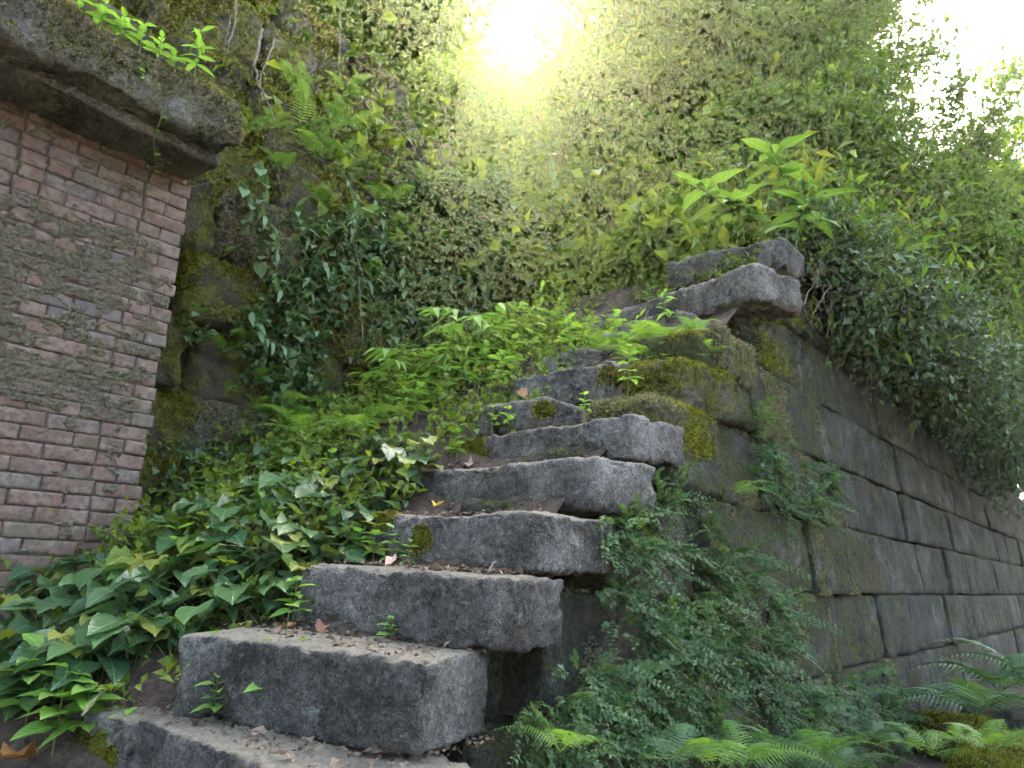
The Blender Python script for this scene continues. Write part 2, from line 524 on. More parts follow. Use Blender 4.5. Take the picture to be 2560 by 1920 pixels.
def steep(a, b, n):
    return np.linspace(a, b, n)
g = grid_sheet('ground', np.concatenate([[-400, -60, -12, -5], steep(-2, 14, 100), [20, 60, 400]]),
               np.concatenate([[-400, -60, -12, -5], steep(-3, 0.1, 40), [0.3]]), low_z, m_soil)
tag(g, kind='structure')
g = grid_sheet('soil_slope', steep(-0.8, 5.6, 200), steep(0.12, 2.9, 110), ground_z, m_soil)
tag(g, kind='structure')
g = grid_sheet('hillside', np.concatenate([[-60, -20, -6], steep(-3, 18, 130), [25, 40]]), np.concatenate([np.concatenate([steep(0.30, 1.6, 22), steep(1.75, 14, 80)]), [20, 40]]),
               lambda x, y: np.where((x < 5.0) & (y < 2.6), hill_z(x, y) - 3.5, hill_z(x, y)), m_hill)
tag(g, kind='structure')

def hit(px, py, f=ground_z, t0=1.5, t1=30.0, lift=0.0):
    """first point of the view ray below the terrain: used to stand plants where they grow."""
    r = ray(px, py)
    t = np.linspace(t0, t1, 2400)
    P = CAM + r * t[:, None]
    b = P[:, 2] < f(P[:, 0], P[:, 1]) + lift
    k = np.argmax(b)
    return P[k] if b[k] else None

# ------------------------------------------------------------------ moss tufts (tiny blades rooted on a surface)
def tufts(P, N, size, seed=0, blades=3, spread=0.9):
    r = np.random.default_rng(seed)
    n = len(P)
    V, rn = [], []
    for k in range(blades):
        d = N + r.normal(0, spread, (n, 3))
        d /= np.linalg.norm(d, axis=1, keepdims=True)
        s = np.cross(d, r.normal(0, 1, (n, 3))); s /= np.linalg.norm(s, axis=1, keepdims=True) + 1e-9
        L = size * r.uniform(0.5, 1.4, (n, 1))
        V.append(np.stack([P - s * L * 0.22, P + s * L * 0.22, P + d * L], 1))
        rn.append(np.repeat(r.random(n), 3))
    V = np.concatenate(V).reshape(-1, 3)
    return V, np.arange(len(V)).reshape(-1, 3), np.concatenate(rn)

def mossy(name, V, F, parent, loc, rotz, n, size, mask, mat, seed):
    """moss growing on a stone whose local mesh is V, F: one part of blades."""
    N = vnormals(V, F)
    w = np.clip(mask(V, N), 0, None)
    if w.sum() < 1e-6: return
    r = np.random.default_rng(seed)
    f = r.choice(len(F), n, p=(w[F].mean(1) / w[F].mean(1).sum()))
    b = r.dirichlet((1, 1, 1, 1), n)
    P = (V[F[f]] * b[..., None]).sum(1); NN = (N[F[f]] * b[..., None]).sum(1)
    tv, tf, rn = tufts(P, NN, size, seed)
    o = obj(name, tv, tf, mat, parent, loc, smooth=False, rnd=rn)
    if rotz is not None: o.rotation_euler = rotz
    return tag(o, kind='stuff')

# ------------------------------------------------------------------ the stone staircase
stairs = empty('stone_staircase', (1.8, 0.6, 0.2), 'weathered grey stone staircase climbing between brick wall and block wall', 'staircase')
stairs['kind'] = 'thing'
def child_loc(parent, p):
    return tuple(np.asarray(p, float) - np.array(parent.location))
STEPS = []
def step(pl, pr, h, depth, seed, moss=0.0, r=0.018, amp=0.014, ext=0.0, res=0.0085, label=None, mosspatch=None):
    pl = np.array(pl, float); pr = np.array(pr, float)
    d = pr[:2] - pl[:2]; L = np.linalg.norm(d); d /= L
    pl2 = pl[:2] - d * ext; L += ext
    nrm = np.array([-d[1], d[0]])
    if nrm[0] < 0: nrm = -nrm
    mid = (pl2 + pr[:2]) / 2 + nrm * depth / 2
    z = (pl[2] + pr[2]) / 2
    ang = math.atan2(d[1], d[0])
    V, F = stone(L, depth, h, res, r, amp, seed, 0.009, 7.0, 0.3, 0.010, 0.055)
    loc = child_loc(stairs, (mid[0], mid[1], z - h))
    o = obj('step', V, F, m_step, stairs, loc)
    o.rotation_euler = (0, 0, ang)
    o.color = (moss, 0, 0, 1)
    if label: o['label'] = label
    if mosspatch:
        for k, (cx, cz, rad, n) in enumerate(mosspatch):
            # patches on the front face: distance along it from the right end, height
            fy = V[:, 1].max() if nrm @ np.array([-math.sin(ang), math.cos(ang)]) < 0 else V[:, 1].min()
            def mask(v, nn, cx=cx, cz=cz, rad=rad, fy=fy):
                q = (v[:, 0] - (L / 2 - cx)) ** 2 / rad ** 2 + (v[:, 2] - cz) ** 2 / (rad * .7) ** 2 + ((v[:, 1] - fy) / 0.12) ** 2
                return np.clip(1 - q + 0.7 * fbm(v * 16, 3, k), 0, 1)
            mossy('moss', V, F, o, (0, 0, 0), None, n, 0.011, mask, m_mosstuft, seed * 7 + k)
    return o

def onplane(px, y):
    return at(px[0], px[1], y=y)
P1r = at(1105, 1905, z=0.855); P1l = at(338, 1797, z=0.855)
d1 = at(661, 1918, z=0.855) - P1l; d1 /= np.linalg.norm(d1)
step(P1l, P1l + d1 * 1.02, 0.23, 0.46, 1, ext=0.0)
P0 = at(190, 1752, z=0.845)
step((1.07, 1.42, 0.845), np.array(P1l) + np.array([-0.01, 0.02, -0.012]), 0.23, 0.40, 2, moss=0.15, mosspatch=[(0.16, 0.09, 0.14, 2600)])
P2r = onplane((1068, 1653), -0.06); P2l = at(517, 1587, z=P2r[2])
step(P2l, P2r, 0.232, 0.37, 3, ext=0.12)
P3r = onplane((1239, 1440), -0.045); b3 = at(850, 1579, z=P3r[2] - 0.213)
d3 = (b3[:2] - P3r[:2]); d3 /= np.linalg.norm(d3)
step((*(P3r[:2] + d3 * 0.83), P3r[2]), P3r, 0.213, 0.37, 4, ext=0.1, mosspatch=[(0.92, 0.2, 0.07, 500)])
P4r = onplane((1385, 1283), -0.03); P4l = at(928, 1284, z=P4r[2])
step(P4l, P4r, 0.192, 0.36, 5, ext=0.35, mosspatch=[(0.87, 0.17, 0.09, 1300), (0.62, 0.1, 0.09, 700)])
P5r = onplane((1488, 1140), -0.015); P5l = at(990, 1184, z=P5r[2])
step(P5l, P5r, 0.19, 0.36, 6, ext=0.2)
P6r = onplane((1575, 1033), 0.0); P6l = at(1122, 1099, z=P6r[2])
step(P6l, P6r, 0.178, 0.36, 7, ext=0.15, mosspatch=[(0.98, 0.1, 0.13, 2200)])
P7r = at(1368, 990, z=2.10); P7l = at(1240, 1010, z=2.10)
step(P7l, P7r, 0.16, 0.30, 8, ext=0.15, r=0.045, mosspatch=[(0.03, 0.1, 0.06, 700)])
P8r = at(1528, 898, z=2.33); P8l = at(1290, 945, z=2.33)
step(P8l, P8r, 0.20, 0.30, 9, ext=0.2, mosspatch=[(0.0, 0.12, 0.10, 900)])
P9l = at(1310, 903, z=2.53); step(P9l, P9l + np.array([-0.10, -0.5, 0.0]), 0.17, 0.3, 10, ext=0.2, res=0.015)
step((3.78, 1.30, 2.75), (3.55, 0.35, 2.75), 0.17, 0.3, 12, ext=0.2, res=0.016)
Psr = at(1892, 652, y=0.0); Psl = at(1414, 818, z=Psr[2])
step(Psl, Psr, 0.22, 0.42, 13, ext=0.15, res=0.013, r=0.04, amp=0.02)
Ptr = at(1962, 582, y=0.05); Ptl = at(1790, 622, z=Ptr[2])
step(Ptl, Ptr, 0.22, 0.40, 14, ext=0.4, res=0.016, r=0.05, amp=0.02)
print('steps', [np.round(p, 2).tolist() for p in (P1l, P2l, P2r, P3r, P4r, P5r, P6r, P7r, P8r, Psl, Psr, Ptr)])

# ------------------------------------------------------------------ the block retaining wall on the right
BK = 0.12
def wall_y(z): return 0.03 + BK * (z - 2.0)
wall = empty('retaining_wall', (5.0, 0.2, 0.0), 'long mossy retaining wall of coursed stone blocks right of the steps', 'wall')
wall['kind'] = 'thing'
JZ = [-0.35, 0.06, 0.465, 0.85, 1.26, 1.67, 2.07, 2.48, 2.90, 3.31]
XL = [0.75, 1.05, 1.70, 2.05, 2.42, 2.78, 3.16, 4.02, 4.55]
tilt = math.atan(BK)
sd_ = 100
for c in range(len(JZ) - 1):
    z0, z1 = JZ[c], JZ[c + 1]
    x = XL[c]
    first = True
    while x < 15.5:
        L = random.uniform(0.75, 1.35) if not first else random.uniform(0.45, 0.7)
        if c >= 7 and x > 9: L *= 1.3
        sd_ += 1
        res = 0.02 if x < 4.5 else (0.03 if x < 7 else 0.06)
        h = z1 - z0 - random.uniform(0.002, 0.008)
        rr = random.uniform(0.008, 0.014) if not first else (0.045 if c >= 5 else 0.03)
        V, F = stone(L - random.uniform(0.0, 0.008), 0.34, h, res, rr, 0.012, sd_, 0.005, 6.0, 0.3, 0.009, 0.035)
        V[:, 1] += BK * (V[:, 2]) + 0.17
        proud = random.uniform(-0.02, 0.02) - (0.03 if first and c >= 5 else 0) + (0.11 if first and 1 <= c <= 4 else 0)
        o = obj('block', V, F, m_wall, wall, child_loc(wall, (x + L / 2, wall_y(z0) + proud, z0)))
        near = max(0.0, 1 - abs(x - 3.2) / 2.6)
        o.color = (random.uniform(0.0, 0.1) + 0.16 * near, 0, 0, 1)
        if x < 4.6:
            top = first and c >= 4
            def mask(v, nn, s=sd_, top=top):
                a = fbm(v * 4 + s, 4, s) * 1.2 - 0.25
                if top: a = a + 0.9 * nn[:, 2] + 0.25 - np.clip(v[:, 0] + 0.1, 0, 1) * 1.2
                return np.clip(a, 0, 1) * (v[:, 1] < 0.2)
            mossy('moss', V, F, o, (0, 0, 0), None, 3600 if top else 3800, 0.013, mask, m_mosstuft if top else m_crusttuft, sd_)
        x += L
        first = False
# rubble core that closes the joints
P, F = lattice_box(30, 1, 1)
V = P * np.array([14.5, 0.10, 3.6]) + np.array([1.0, 0, -0.3])
V[:, 1] += 0.10 + BK * (V[:, 2] - 2.0) + 0.02
V[:, 0] = np.maximum(V[:, 0], 1.0 + np.clip(V[:, 2], 0, 9) * 1.1 * (P[:, 0] < 0.5))
obj('rubble_core', V, F, m_mortar, wall, child_loc(wall, (0, 0, 0)), smooth=False)
# rough inner side of the wall, below and between the ends of the steps
for k, (x, z, L, h) in enumerate([(1.28, 0.30, 0.5, 0.3), (1.62, 0.55, 0.42, 0.32), (1.90, 0.83, 0.42, 0.30), (2.16, 1.08, 0.42, 0.26), (2.44, 1.34, 0.40, 0.26), (2.68, 1.58, 0.4, 0.24)]):
    V, F = stone(L, 0.4, h, 0.014, 0.05, 0.03, 300 + k, 0.03, 6, .4, .01)
    o = obj('block', V, F, m_wall, wall, child_loc(wall, (x, 0.42, z)))
    o.color = (0.1, 0, 0, 1)
# rounded mossy stones that crown the wall beside the upper steps
for k, (x, y, z, L, D, h) in enumerate([(2.86, 0.14, 1.78, 0.46, 0.34, 0.25), (3.22, 0.15, 2.03, 0.44, 0.32, 0.26), (3.56, 0.17, 2.26, 0.5, 0.34, 0.28)]):
    V, F = stone(L, D, h, 0.012, 0.06, 0.03, 330 + k, 0.03, 6, .4, .008)
    o = obj('crown_stone', V, F, m_rock, wall, child_loc(wall, (x, y, z)))
    o.rotation_euler = (0, 0, random.uniform(-0.2, 0.2))
    o.color = (0.08, 0, 0, 1)
    mossy('moss', V, F, o, (0, 0, 0), None, 6000, 0.013, lambda v, nn: np.clip(0.1 + 0.9 * nn[:, 2] + 1.2 * fbm(v * 7, 3, 3), 0, 1), m_mosstuft if k % 2 else m_crusttuft, 340 + k)

# ------------------------------------------------------------------ the brick wall with its coping
brick_wall = empty('brick_wall', (1.0, 2.35, 0.9), 'old red brick wall crusted with moss under a thick stone coping', 'wall')
brick_wall['kind'] = 'thing'
BY, BX1, BX0 = 2.2, 1.655, 0.12
CH = 0.0685
variants = {}
for kind, L in (('stretcher', 0.214), ('header', 0.102)):
    for s in range(5):
        V, F = stone(L + 0.002, 0.09, 0.0655, 0.0125, 0.005, 0.005, 400 + s + (50 if L < 0.2 else 0), 0.003, 30, 0.5)
        variants[kind, s] = make_mesh('brick', V, F, m_brick)
nb = 0
far_bricks = []
c = 0
z = 0.86
while z < 3.25:
    x = BX1 + random.uniform(-0.016, 0.012)
    pat = random.random() < 0.5
    k = 0
    first = True
    while x > -0.9:
        kind = 'stretcher' if ((c % 2 == 0) != (k % 4 == 3)) else 'header'
        if c % 2 and first: kind = 'header'
        L = 0.214 if kind == 'stretcher' else 0.102
        me = variants[kind, random.randrange(5)]
        loc = (x - L / 2, BY + 0.045 + random.uniform(-0.004, 0.004), z)
        if x > BX0:
            o = link('brick', me, brick_wall, child_loc(brick_wall, loc), (random.uniform(-.012, .012), random.uniform(-.006, .006), random.uniform(-.014, .014) + (math.pi if random.random() < .5 else 0)))
            o.color = (random.uniform(0.05, 0.48), 0, 0, 1)
            nb += 1
        else:
            vv = np.empty(len(me.vertices) * 3, np.float32); me.vertices.foreach_get('co', vv)
            ff = lattice_box(*[max(3, int(round(s / 0.0125))) for s in (L + 0.002, 0.09, 0.0655)])[1]
            far_bricks.append((vv.reshape(-1, 3) + np.array(loc), ff))
        x -= L + random.uniform(0.007, 0.011)
        k += 1
        first = False
    z += CH + random.uniform(-0.0015, 0.0015)
    c += 1
print('bricks', nb)
V, F = merge(far_bricks)
tag(obj('brickwork', V, F, m_brick, brick_wall, child_loc(brick_wall, (0, 0, 0))), kind='stuff')
P, F = lattice_box(8, 2, 12)
V = P * np.array([2.55, 0.3, 2.65]) + np.array([-0.95, BY + 0.008, 0.6])
obj('mortar', V, F, m_mortar, brick_wall, child_loc(brick_wall, (0, 0, 0)), smooth=False)
# crust of dry moss that covers many joints
nx, nz = 330, 420
X, Z = np.meshgrid(np.linspace(-0.9, BX1 - 0.01, nx), np.linspace(0.9, 3.24, nz), indexing='ij')
p = np.stack([X, 0 * X, Z], -1).reshape(-1, 3)
cover = fbm(p * np.array([3.6, 1, 6.5]), 5, 61, 0.62) * 0.85 + 0.75 * fbm(p * np.array([14, 1, 24]), 4, 62, 0.6)
zz = p[:, 2]
bias = -0.27 + 0.46 * sstep(1.25, 2.35, zz) * (1 - sstep(2.78, 2.98, zz)) + 0.10 * sstep(1.5, 1.1, zz) + 0.18 * sstep(1.3, 0.9, p[:, 0]) * sstep(1.6, 2.0, zz) * (1 - sstep(2.75, 2.9, zz)) - 0.25 * sstep(1.50, 1.66, p[:, 0])
cov = cover + bias
lump = np.abs(fbm(p * np.array([38, 1, 52]), 3, 63)) * 1.6
rise = sstep(-0.05, 0.16, cov)
rowz = ((zz - 0.86) / CH) % 1.0
joint = np.exp(-((rowz - 0.94) / 0.07) ** 2)
yy = BY + 0.006 - rise * (0.006 + 0.014 * lump) - 0.002 * fbm(p * 90, 2, 64) + 0.006 * joint * rise + (1 - rise) * 0.012
V = p.copy(); V[:, 1] = yy
i = (np.arange(nx - 1)[:, None] * nz + np.arange(nz - 1)[None]).ravel()
F = np.stack([i, i + nz, i + nz + 1, i + 1], -1)
keep = (rise[F].max(1) > 0.02)
F = F[keep]
o = obj('moss_crust', V, F, m_crust, brick_wall, child_loc(brick_wall, (0, 0, 0)))
tag(o, kind='stuff')
w = rise[F].mean(1) * (V[F].mean(1)[:, 0] > 0.3)
r_ = np.random.default_rng(5)
f_ = r_.choice(len(F), 60000, p=w / w.sum())
tv, tf, rn = tufts(V[F[f_]].mean(1), np.tile([[0, -1.0, 0.1]], (60000, 1)), 0.0075, 9, 2)
tag(obj('dry_moss', tv, tf, m_crusttuft, brick_wall, child_loc(brick_wall, (0, 0, 0)), smooth=False, rnd=rn), kind='stuff')
# coping: moulded under-course and the thick slab
V, F = stone(2.75, 0.80, 0.26, 0.014, 0.05, 0.055, 71, 0.05, 4.0, 0.4, 0.012)
co = obj('coping_slab', V, F, m_coping, brick_wall, child_loc(brick_wall, (0.29, 2.17, 3.275)))
co.color = (0.10, 0, 0, 1)
mossy('moss', V, F, co, (0, 0, 0), None, 34000, 0.017, lambda v, nn: np.clip(0.25 + 1.3 * fbm(v * 3.5, 4, 8) + 0.35 * nn[:, 2], 0, 1) * (nn[:, 2] > -0.5) * (v[:, 0] > -0.3), m_crusttuft, 72)
mossy('green_moss', V, F, co, (0, 0, 0), None, 12000, 0.017, lambda v, nn: np.clip(-0.1 + 1.3 * fbm(v * 3.5 + 4, 4, 18) + 0.5 * nn[:, 2], 0, 1) * (nn[:, 2] > -0.3) * (v[:, 0] > -0.3), m_mosstuft, 73)
V, F = stone(2.72, 0.62, 0.07, 0.014, 0.015, 0.014, 74, 0.012, 6.0, .4, .008)
co2 = obj('coping_moulding', V, F, m_coping, brick_wall, child_loc(brick_wall, (0.29, 2.21, 3.215)))
co2.color = (-0.35, 0, 0, 1)

# ------------------------------------------------------------------ the mossy rock wall behind
rock_wall = empty('mossy_rock_wall', (3.0, 2.6, 1.6), 'rugged wall of big yellow-green mossy stones behind the brick wall', 'wall')
rock_wall['kind'] = 'thing'
RJ = [1.35, 1.75, 2.14, 2.56, 2.97, 3.38, 3.82, 4.3, 4.8, 5.2]
rs = 500
for c in range(len(RJ) - 1):
    x = 0.3 if c >= 5 else 1.35
    x -= random.uniform(0, 0.2)
    xe = [2.5, 3.0, 3.5, 4.1, 4.5, 4.6, 4.3, 3.9, 3.4][c]
    while x < xe:
        L = random.uniform(0.42, 0.8)
        rs += 1
        h = RJ[c + 1] - RJ[c] + 0.02
        V, F = stone(L, 0.55, h, 0.018, random.uniform(0.05, 0.09), 0.055, rs, 0.05, 3.5, 0.35, 0.010)
        lich = (rs % 6 == 0)
        back = 0.10 * (c - 4) if c > 4 else 0.0
        o = obj('rock', V, F, m_rockl if lich else m_rock, rock_wall, child_loc(rock_wall, (x + L / 2, 2.74 + back + random.uniform(-0.09, 0.09), RJ[c])))
        o.color = (random.uniform(0.02, 0.17), 0, 0, 1)
        mossy('moss', V, F, o, (0, 0, 0), None, 6500, 0.020, lambda v, nn, s=rs: np.clip(0.1 + 1.4 * fbm(v * 3 + s, 3, s) + 0.4 * nn[:, 2], 0, 1) * (v[:, 1] < 0.15), m_crusttuft if lich else m_mosstuft, rs)
        x += L + random.uniform(-0.02, 0.05)

# ------------------------------------------------------------------ leaf meshes
def leaf_mesh(name, shape, mat, fold=0.25, droop=0.25, wave=0.0, seed=0, n=6):
    """unit leaf: attached at the origin, growing along +Y, face up +Z."""
    if shape == 'heart':
        c = np.array([0.0, 0.01, 0.03, 0.08, 0.2, 0.36, 0.52, 0.68, 0.82, 0.93, 1.0])
        sy = np.array([-0.02, -0.10, -0.14, -0.10, 0.05, 0.24, 0.44, 0.63, 0.80, 0.92, 1.0])
        sx = np.array([0.02, 0.15, 0.29, 0.42, 0.49, 0.48, 0.41, 0.30, 0.17, 0.06, 0.0])
    else:
        c = np.linspace(0, 1, n + 1); sy = c.copy()
        if shape == 'lance': sx = 0.16 * np.sin(np.pi * c ** 0.75) ** 0.9
        elif shape == 'ovate': sx = 0.28 * np.sin(np.pi * c ** 0.7) ** 0.85
        elif shape == 'large': sx = 0.21 * np.sin(np.pi * c ** 0.95) ** 0.8
        elif shape == 'narrow': sx = 0.085 * np.sin(np.pi * c ** 0.7) ** 0.8
        elif shape == 'round': sx = 0.40 * np.sin(np.pi * c ** 0.8) ** 0.6
        sx = np.maximum(sx, 0.012); sx[-1] = 0.002
    r = np.random.default_rng(seed)
    k = len(c)
    wv = wave * r.normal(0, 1, (k, 2))
    zc = -droop * c ** 1.8
    zs = -droop * np.clip(sy, 0, 1) ** 1.8
    Lf = np.stack([-sx, sy, zs + fold * sx * (1 - sx) + wv[:, 0] * sx], 1)
    C = np.stack([0 * c, c, zc], 1)
    Rt = np.stack([sx, sy, zs + fold * sx * (1 - sx) + wv[:, 1] * sx], 1)
    V = np.concatenate([Lf, C, Rt])
    uv = np.concatenate([np.stack([-sx / (sx.max()), sy], 1), np.stack([0 * c, c], 1), np.stack([sx / sx.max(), sy], 1)])
    i = np.arange(k - 1)
    F = np.concatenate([np.stack([i, k + i, k + i + 1, i + 1], 1), np.stack([k + i, 2 * k + i, 2 * k + i + 1, k + i + 1], 1)])
    return make_mesh(name, V, F, mat, uv=uv)

def leaf_variants(shape, mat, n=4, fold=0.25, droop=0.25, wave=0.12):
    return [leaf_mesh('leaf', shape, mat, fold * random.uniform(.5, 1.4), droop * random.uniform(.5, 1.6), wave, s) for s in range(n)]

def euler_for(d, roll=0.0, up=(0, 0, 1)):
    """rotation that carries +Y to d with the leaf face as far up as can be."""
    y = Vector(d).normalized()
    u = Vector(up)
    x = y.cross(u)
    if x.length < 1e-3: x = Vector((1, 0, 0))
    x.normalize()
    z = x.cross(y)
    m = Matrix((x, y, z)).transposed()
    return (m @ Matrix.Rotation(roll, 3, 'Y')).to_euler()

heart_leaves = leaf_variants('heart', m_heart, 8, 0.3, 0.28, 0.10)
m_heart2 = leaf_material('yellowing_heart_leaf', (0.12, 0.19, 0.035), (0.26, 0.26, 0.05), None, 0.4, veins=True, spec=0.4, tfac=0.35)
heart_leaves += [leaf_mesh('leaf', 'heart', m_heart2, .25, .3, .15, 77)]
fresh_ovate = leaf_variants('ovate', m_fresh, 4, 0.3, 0.35)
fresh_lance = leaf_variants('lance', m_fresh, 4, 0.3, 0.4)
pale_lance = leaf_variants('lance', m_pale, 4, 0.25, 0.4)
m_big = leaf_material('large_leaf', (0.08, 0.17, 0.035), (0.17, 0.28, 0.055), None, 0.45, veins=True, tfac=0.4)
fresh_large = leaf_variants('large', m_big, 6, 0.3, 0.5, 0.2)
heart_ivy = leaf_variants('heart', m_pale, 4, 0.2, 0.3, 0.1)
round_leaves = leaf_variants('round', m_fresh, 3, 0.2, 0.2)
dead_leaves = leaf_variants('ovate', m_dead, 5, 0.7, -0.15, 0.5)

def stem_obj(parent, pts, r0, r1, mat=None, name='stem', sides=4):
    V, F = tube(pts, np.linspace(r0, r1, len(pts)), sides)
    return obj(name, V, F, mat or m_stem, parent)

def heart_plant(loc, n, size, label, group, toward=(-0.6, -0.75)):
    e = empty('heart_leaf_plant', loc, label, 'plant', group)
    tv = np.array([toward[0], toward[1]])
    for k in range(n):
        a = random.uniform(0, 2 * math.pi)
        rad = random.uniform(0.02, 0.13)
        hgt = random.uniform(0.04, 0.17)
        p = np.array([math.cos(a) * rad, math.sin(a) * rad, hgt])
        stem_obj(e, [(0, 0, -0.02), p * np.array([.5, .5, .7]), p], 0.0022, 0.0016, name='leaf_stalk', sides=3)
        dirn = np.array([math.cos(a), math.sin(a)]) * 0.6 + tv * random.uniform(0.2, 1.0)
        d = (dirn[0], dirn[1], random.uniform(-0.42, 0.22))
        s = size * random.uniform(0.5, 1.3)
        link('leaf', random.choice(heart_leaves), e, p, euler_for(d, random.uniform(-.45, .45)), (s * random.uniform(.8, 1.0), s, s))
    return e

def seedling(loc, h, n, size, leaves, label, group=None, lean=(0, 0), name='seedling', whorl=True, cat='plant', top=True):
    e = empty(name, loc, label, cat, group)
    bend = np.array([lean[0], lean[1], 0.0])
    pts = [np.array([0, 0, -0.03]), np.array([0, 0, h * .4]) + bend * .25, np.array([0, 0, h]) + bend]
    path = smooth_path(pts, 8)
    stem_obj(e, path, 0.004 * (h / 0.3) ** .5, 0.0018)
    for k in range(n):
        t = 0.35 + 0.65 * (k // 2 + 1) / ((n + 1) // 2)
        t = min(t, 1.0)
        p = path[min(7, int(t * 7))]
        a = (k % 2) * math.pi + (k // 2) * math.pi / 2 * 0.9 + random.uniform(-.35, .35)
        up = 0.15 + 0.5 * t ** 2 * random.uniform(.3, 1.2)
        s = size * (1.1 - 0.4 * t) * random.uniform(.8, 1.2)
        link('leaf', random.choice(leaves), e, p, euler_for((math.cos(a), math.sin(a), up), random.uniform(-.3, .3)), s)
    return e

# ---- fern fronds
def frond_mesh(name, mat, L=1.0, pairs=18, width=0.22, droop=0.45, teeth=True, seed=0, taper=0.75):
    r = np.random.default_rng(seed)
    parts = []
    n = 14
    t = np.linspace(0, 1, n)
    path = np.stack([0.04 * np.sin(t * 3) * r.normal(), t * L * (1 - 0.12 * t), 0.15 * np.sin(t * 2) - droop * t ** 2.2], 1)
    parts.append(tube(path, np.linspace(0.008, 0.002, n), 3))
    for k in range(pairs):
        s = 0.16 + 0.83 * k / (pairs - 1)
        c = np.array([np.interp(s, t, path[:, j]) for j in range(3)])
        env = min(1, ((s - 0.10) / 0.22)) ** 0.6 * max(0.04, (1 - s)) ** taper * 1.5
        pl = width * env * r.uniform(.9, 1.1)
        for sd in (-1, 1):
            m = 7
            q = np.linspace(0, 1, m)
            d = np.array([sd, 0.28, 0.05 * r.normal()]); d /= np.linalg.norm(d)
            w = 0.038 * (1 - q ** 1.5 * 0.9) * L * (1 - 0.35 * s)
            if teeth: w = w * np.where(np.arange(m) % 2, 1.0, 0.45)
            side = np.array([0.0, 1.0, 0.0])
            ctr = c + np.outer(q * pl, d) + np.stack([0 * q, 0 * q, -0.12 * pl * q ** 2 * 2], 1)
            A = ctr - side * w[:, None] * .5; B = ctr + side * w[:, None] * .5
            V = np.concatenate([A, B]); i = np.arange(m - 1)
            parts.append((V, np.stack([i, i + 1, m + i + 1, m + i], 1)))
    V, F = merge(parts)
    return make_mesh(name, V, F, mat)
fern_fronds = [frond_mesh('frond', m_fern, 1, 20, 0.21, 0.45, True, s) for s in range(3)]
dark_fronds = [frond_mesh('frond', m_dfern, 1, 18, 0.22, 0.55, True, s + 5) for s in range(3)]
sword_fronds = [frond_mesh('frond', m_fern, 1, 22, 0.13, 0.5, False, s + 9) for s in range(2)]

def fern(loc, n, size, fronds, label, group=None, dirs=None, lift=0.5):
    e = empty('fern', loc, label, 'fern', group)
    for k in range(n):
        if dirs: a = R_(random.uniform(*dirs))
        else: a = 2 * math.pi * k / n + random.uniform(-.3, .3)
        s = size * random.uniform(.7, 1.15)
        link('frond', random.choice(fronds), e, (0, 0, 0), euler_for((math.cos(a), math.sin(a), random.uniform(.5, 1.5) * lift), random.uniform(-.4, .4)), s)
    return e

# ---- many small leaves as one mesh
def leaf_batch(B, D, N, L, Wd, fold=0.3):
    """diamond leaves folded along the midrib: (n,3) base, direction, normal; 6 verts each."""
    D = D / (np.linalg.norm(D, axis=1, keepdims=True) + 1e-9)
    S = np.cross(D, N); S /= np.linalg.norm(S, axis=1, keepdims=True) + 1e-9
    U = np.cross(S, D)
    L = L[:, None]; Wd = Wd[:, None]
    mid = B + D * L * 0.45 + U * L * 0.05
    tip = B + D * L - U * L * 0.12
    lf = mid - S * Wd + U * Wd * fold
    rt = mid + S * Wd + U * Wd * fold
    V = np.stack([B, lf, mid, rt, tip], 1)
    k = np.arange(len(B))[:, None] * 5
    F = np.concatenate([k + np.array([[0, 2, 1]]), k + np.array([[0, 3, 2]]), k + np.array([[1, 2, 4]]), k + np.array([[2, 3, 4]])])
    return V.reshape(-1, 3), F

def sprigs(base, grow, length, nleaf, lsize, lwid, r, bend=0.35, updown=0.2, stem_r=0.0016, start=0.2):
    """stems with leaves along them; returns (leafV, leafF, leafRnd), (stemV, stemF, stemRnd)."""
    n = len(base)
    G = grow / np.linalg.norm(grow, axis=1, keepdims=True)
    bd = r.normal(0, 1, (n, 3)); bd[:, 2] = -np.abs(bd[:, 2]) * 0.6
    def pos(t):
        return base + G * (length * t)[:, None] + bd * (bend * length * t ** 2)[:, None]
    B, D, N, L, W, RN = [], [], [], [], [], []
    prn = r.random(n)
    for k in range(nleaf):
        t = np.clip(start + (1 - start) * (k + r.random(n)) / nleaf, 0, 1)
        p = pos(t)
        d = G * 0.5 + r.normal(0, 0.8, (n, 3)); d[:, 2] += updown * r.normal(0, 1, n) - 0.15
        nn = np.array([[0, 0, 1.0]]) + r.normal(0, 0.55, (n, 3))
        B.append(p); D.append(d); N.append(nn)
        s = lsize * r.uniform(0.38, 1.5, n)
        L.append(s); W.append(s * lwid * r.uniform(.8, 1.2, n)); RN.append(np.clip(prn * .6 + r.random(n) * .4, 0, 1))
    V, F = leaf_batch(np.concatenate(B), np.concatenate(D), np.concatenate(N), np.concatenate(L), np.concatenate(W))
    rn = np.repeat(np.concatenate(RN), 5)
    ts = np.linspace(0, 1, 4)
    side = np.cross(G, r.normal(0, 1, (n, 3))); side /= np.linalg.norm(side, axis=1, keepdims=True) + 1e-9
    sv = []
    for t in ts:
        p = pos(np.full(n, t)); w = stem_r * (1.2 - 0.6 * t)
        sv += [p - side * w, p + side * w]
    SV = np.stack(sv, 1).reshape(-1, 3)
    k = np.arange(n)[:, None] * 8
    SF = np.concatenate([k + np.array([[2 * j, 2 * j + 1, 2 * j + 3, 2 * j + 2]]) for j in range(3)])
    return (V, F, rn), (SV, SF, np.repeat(prn, 8))

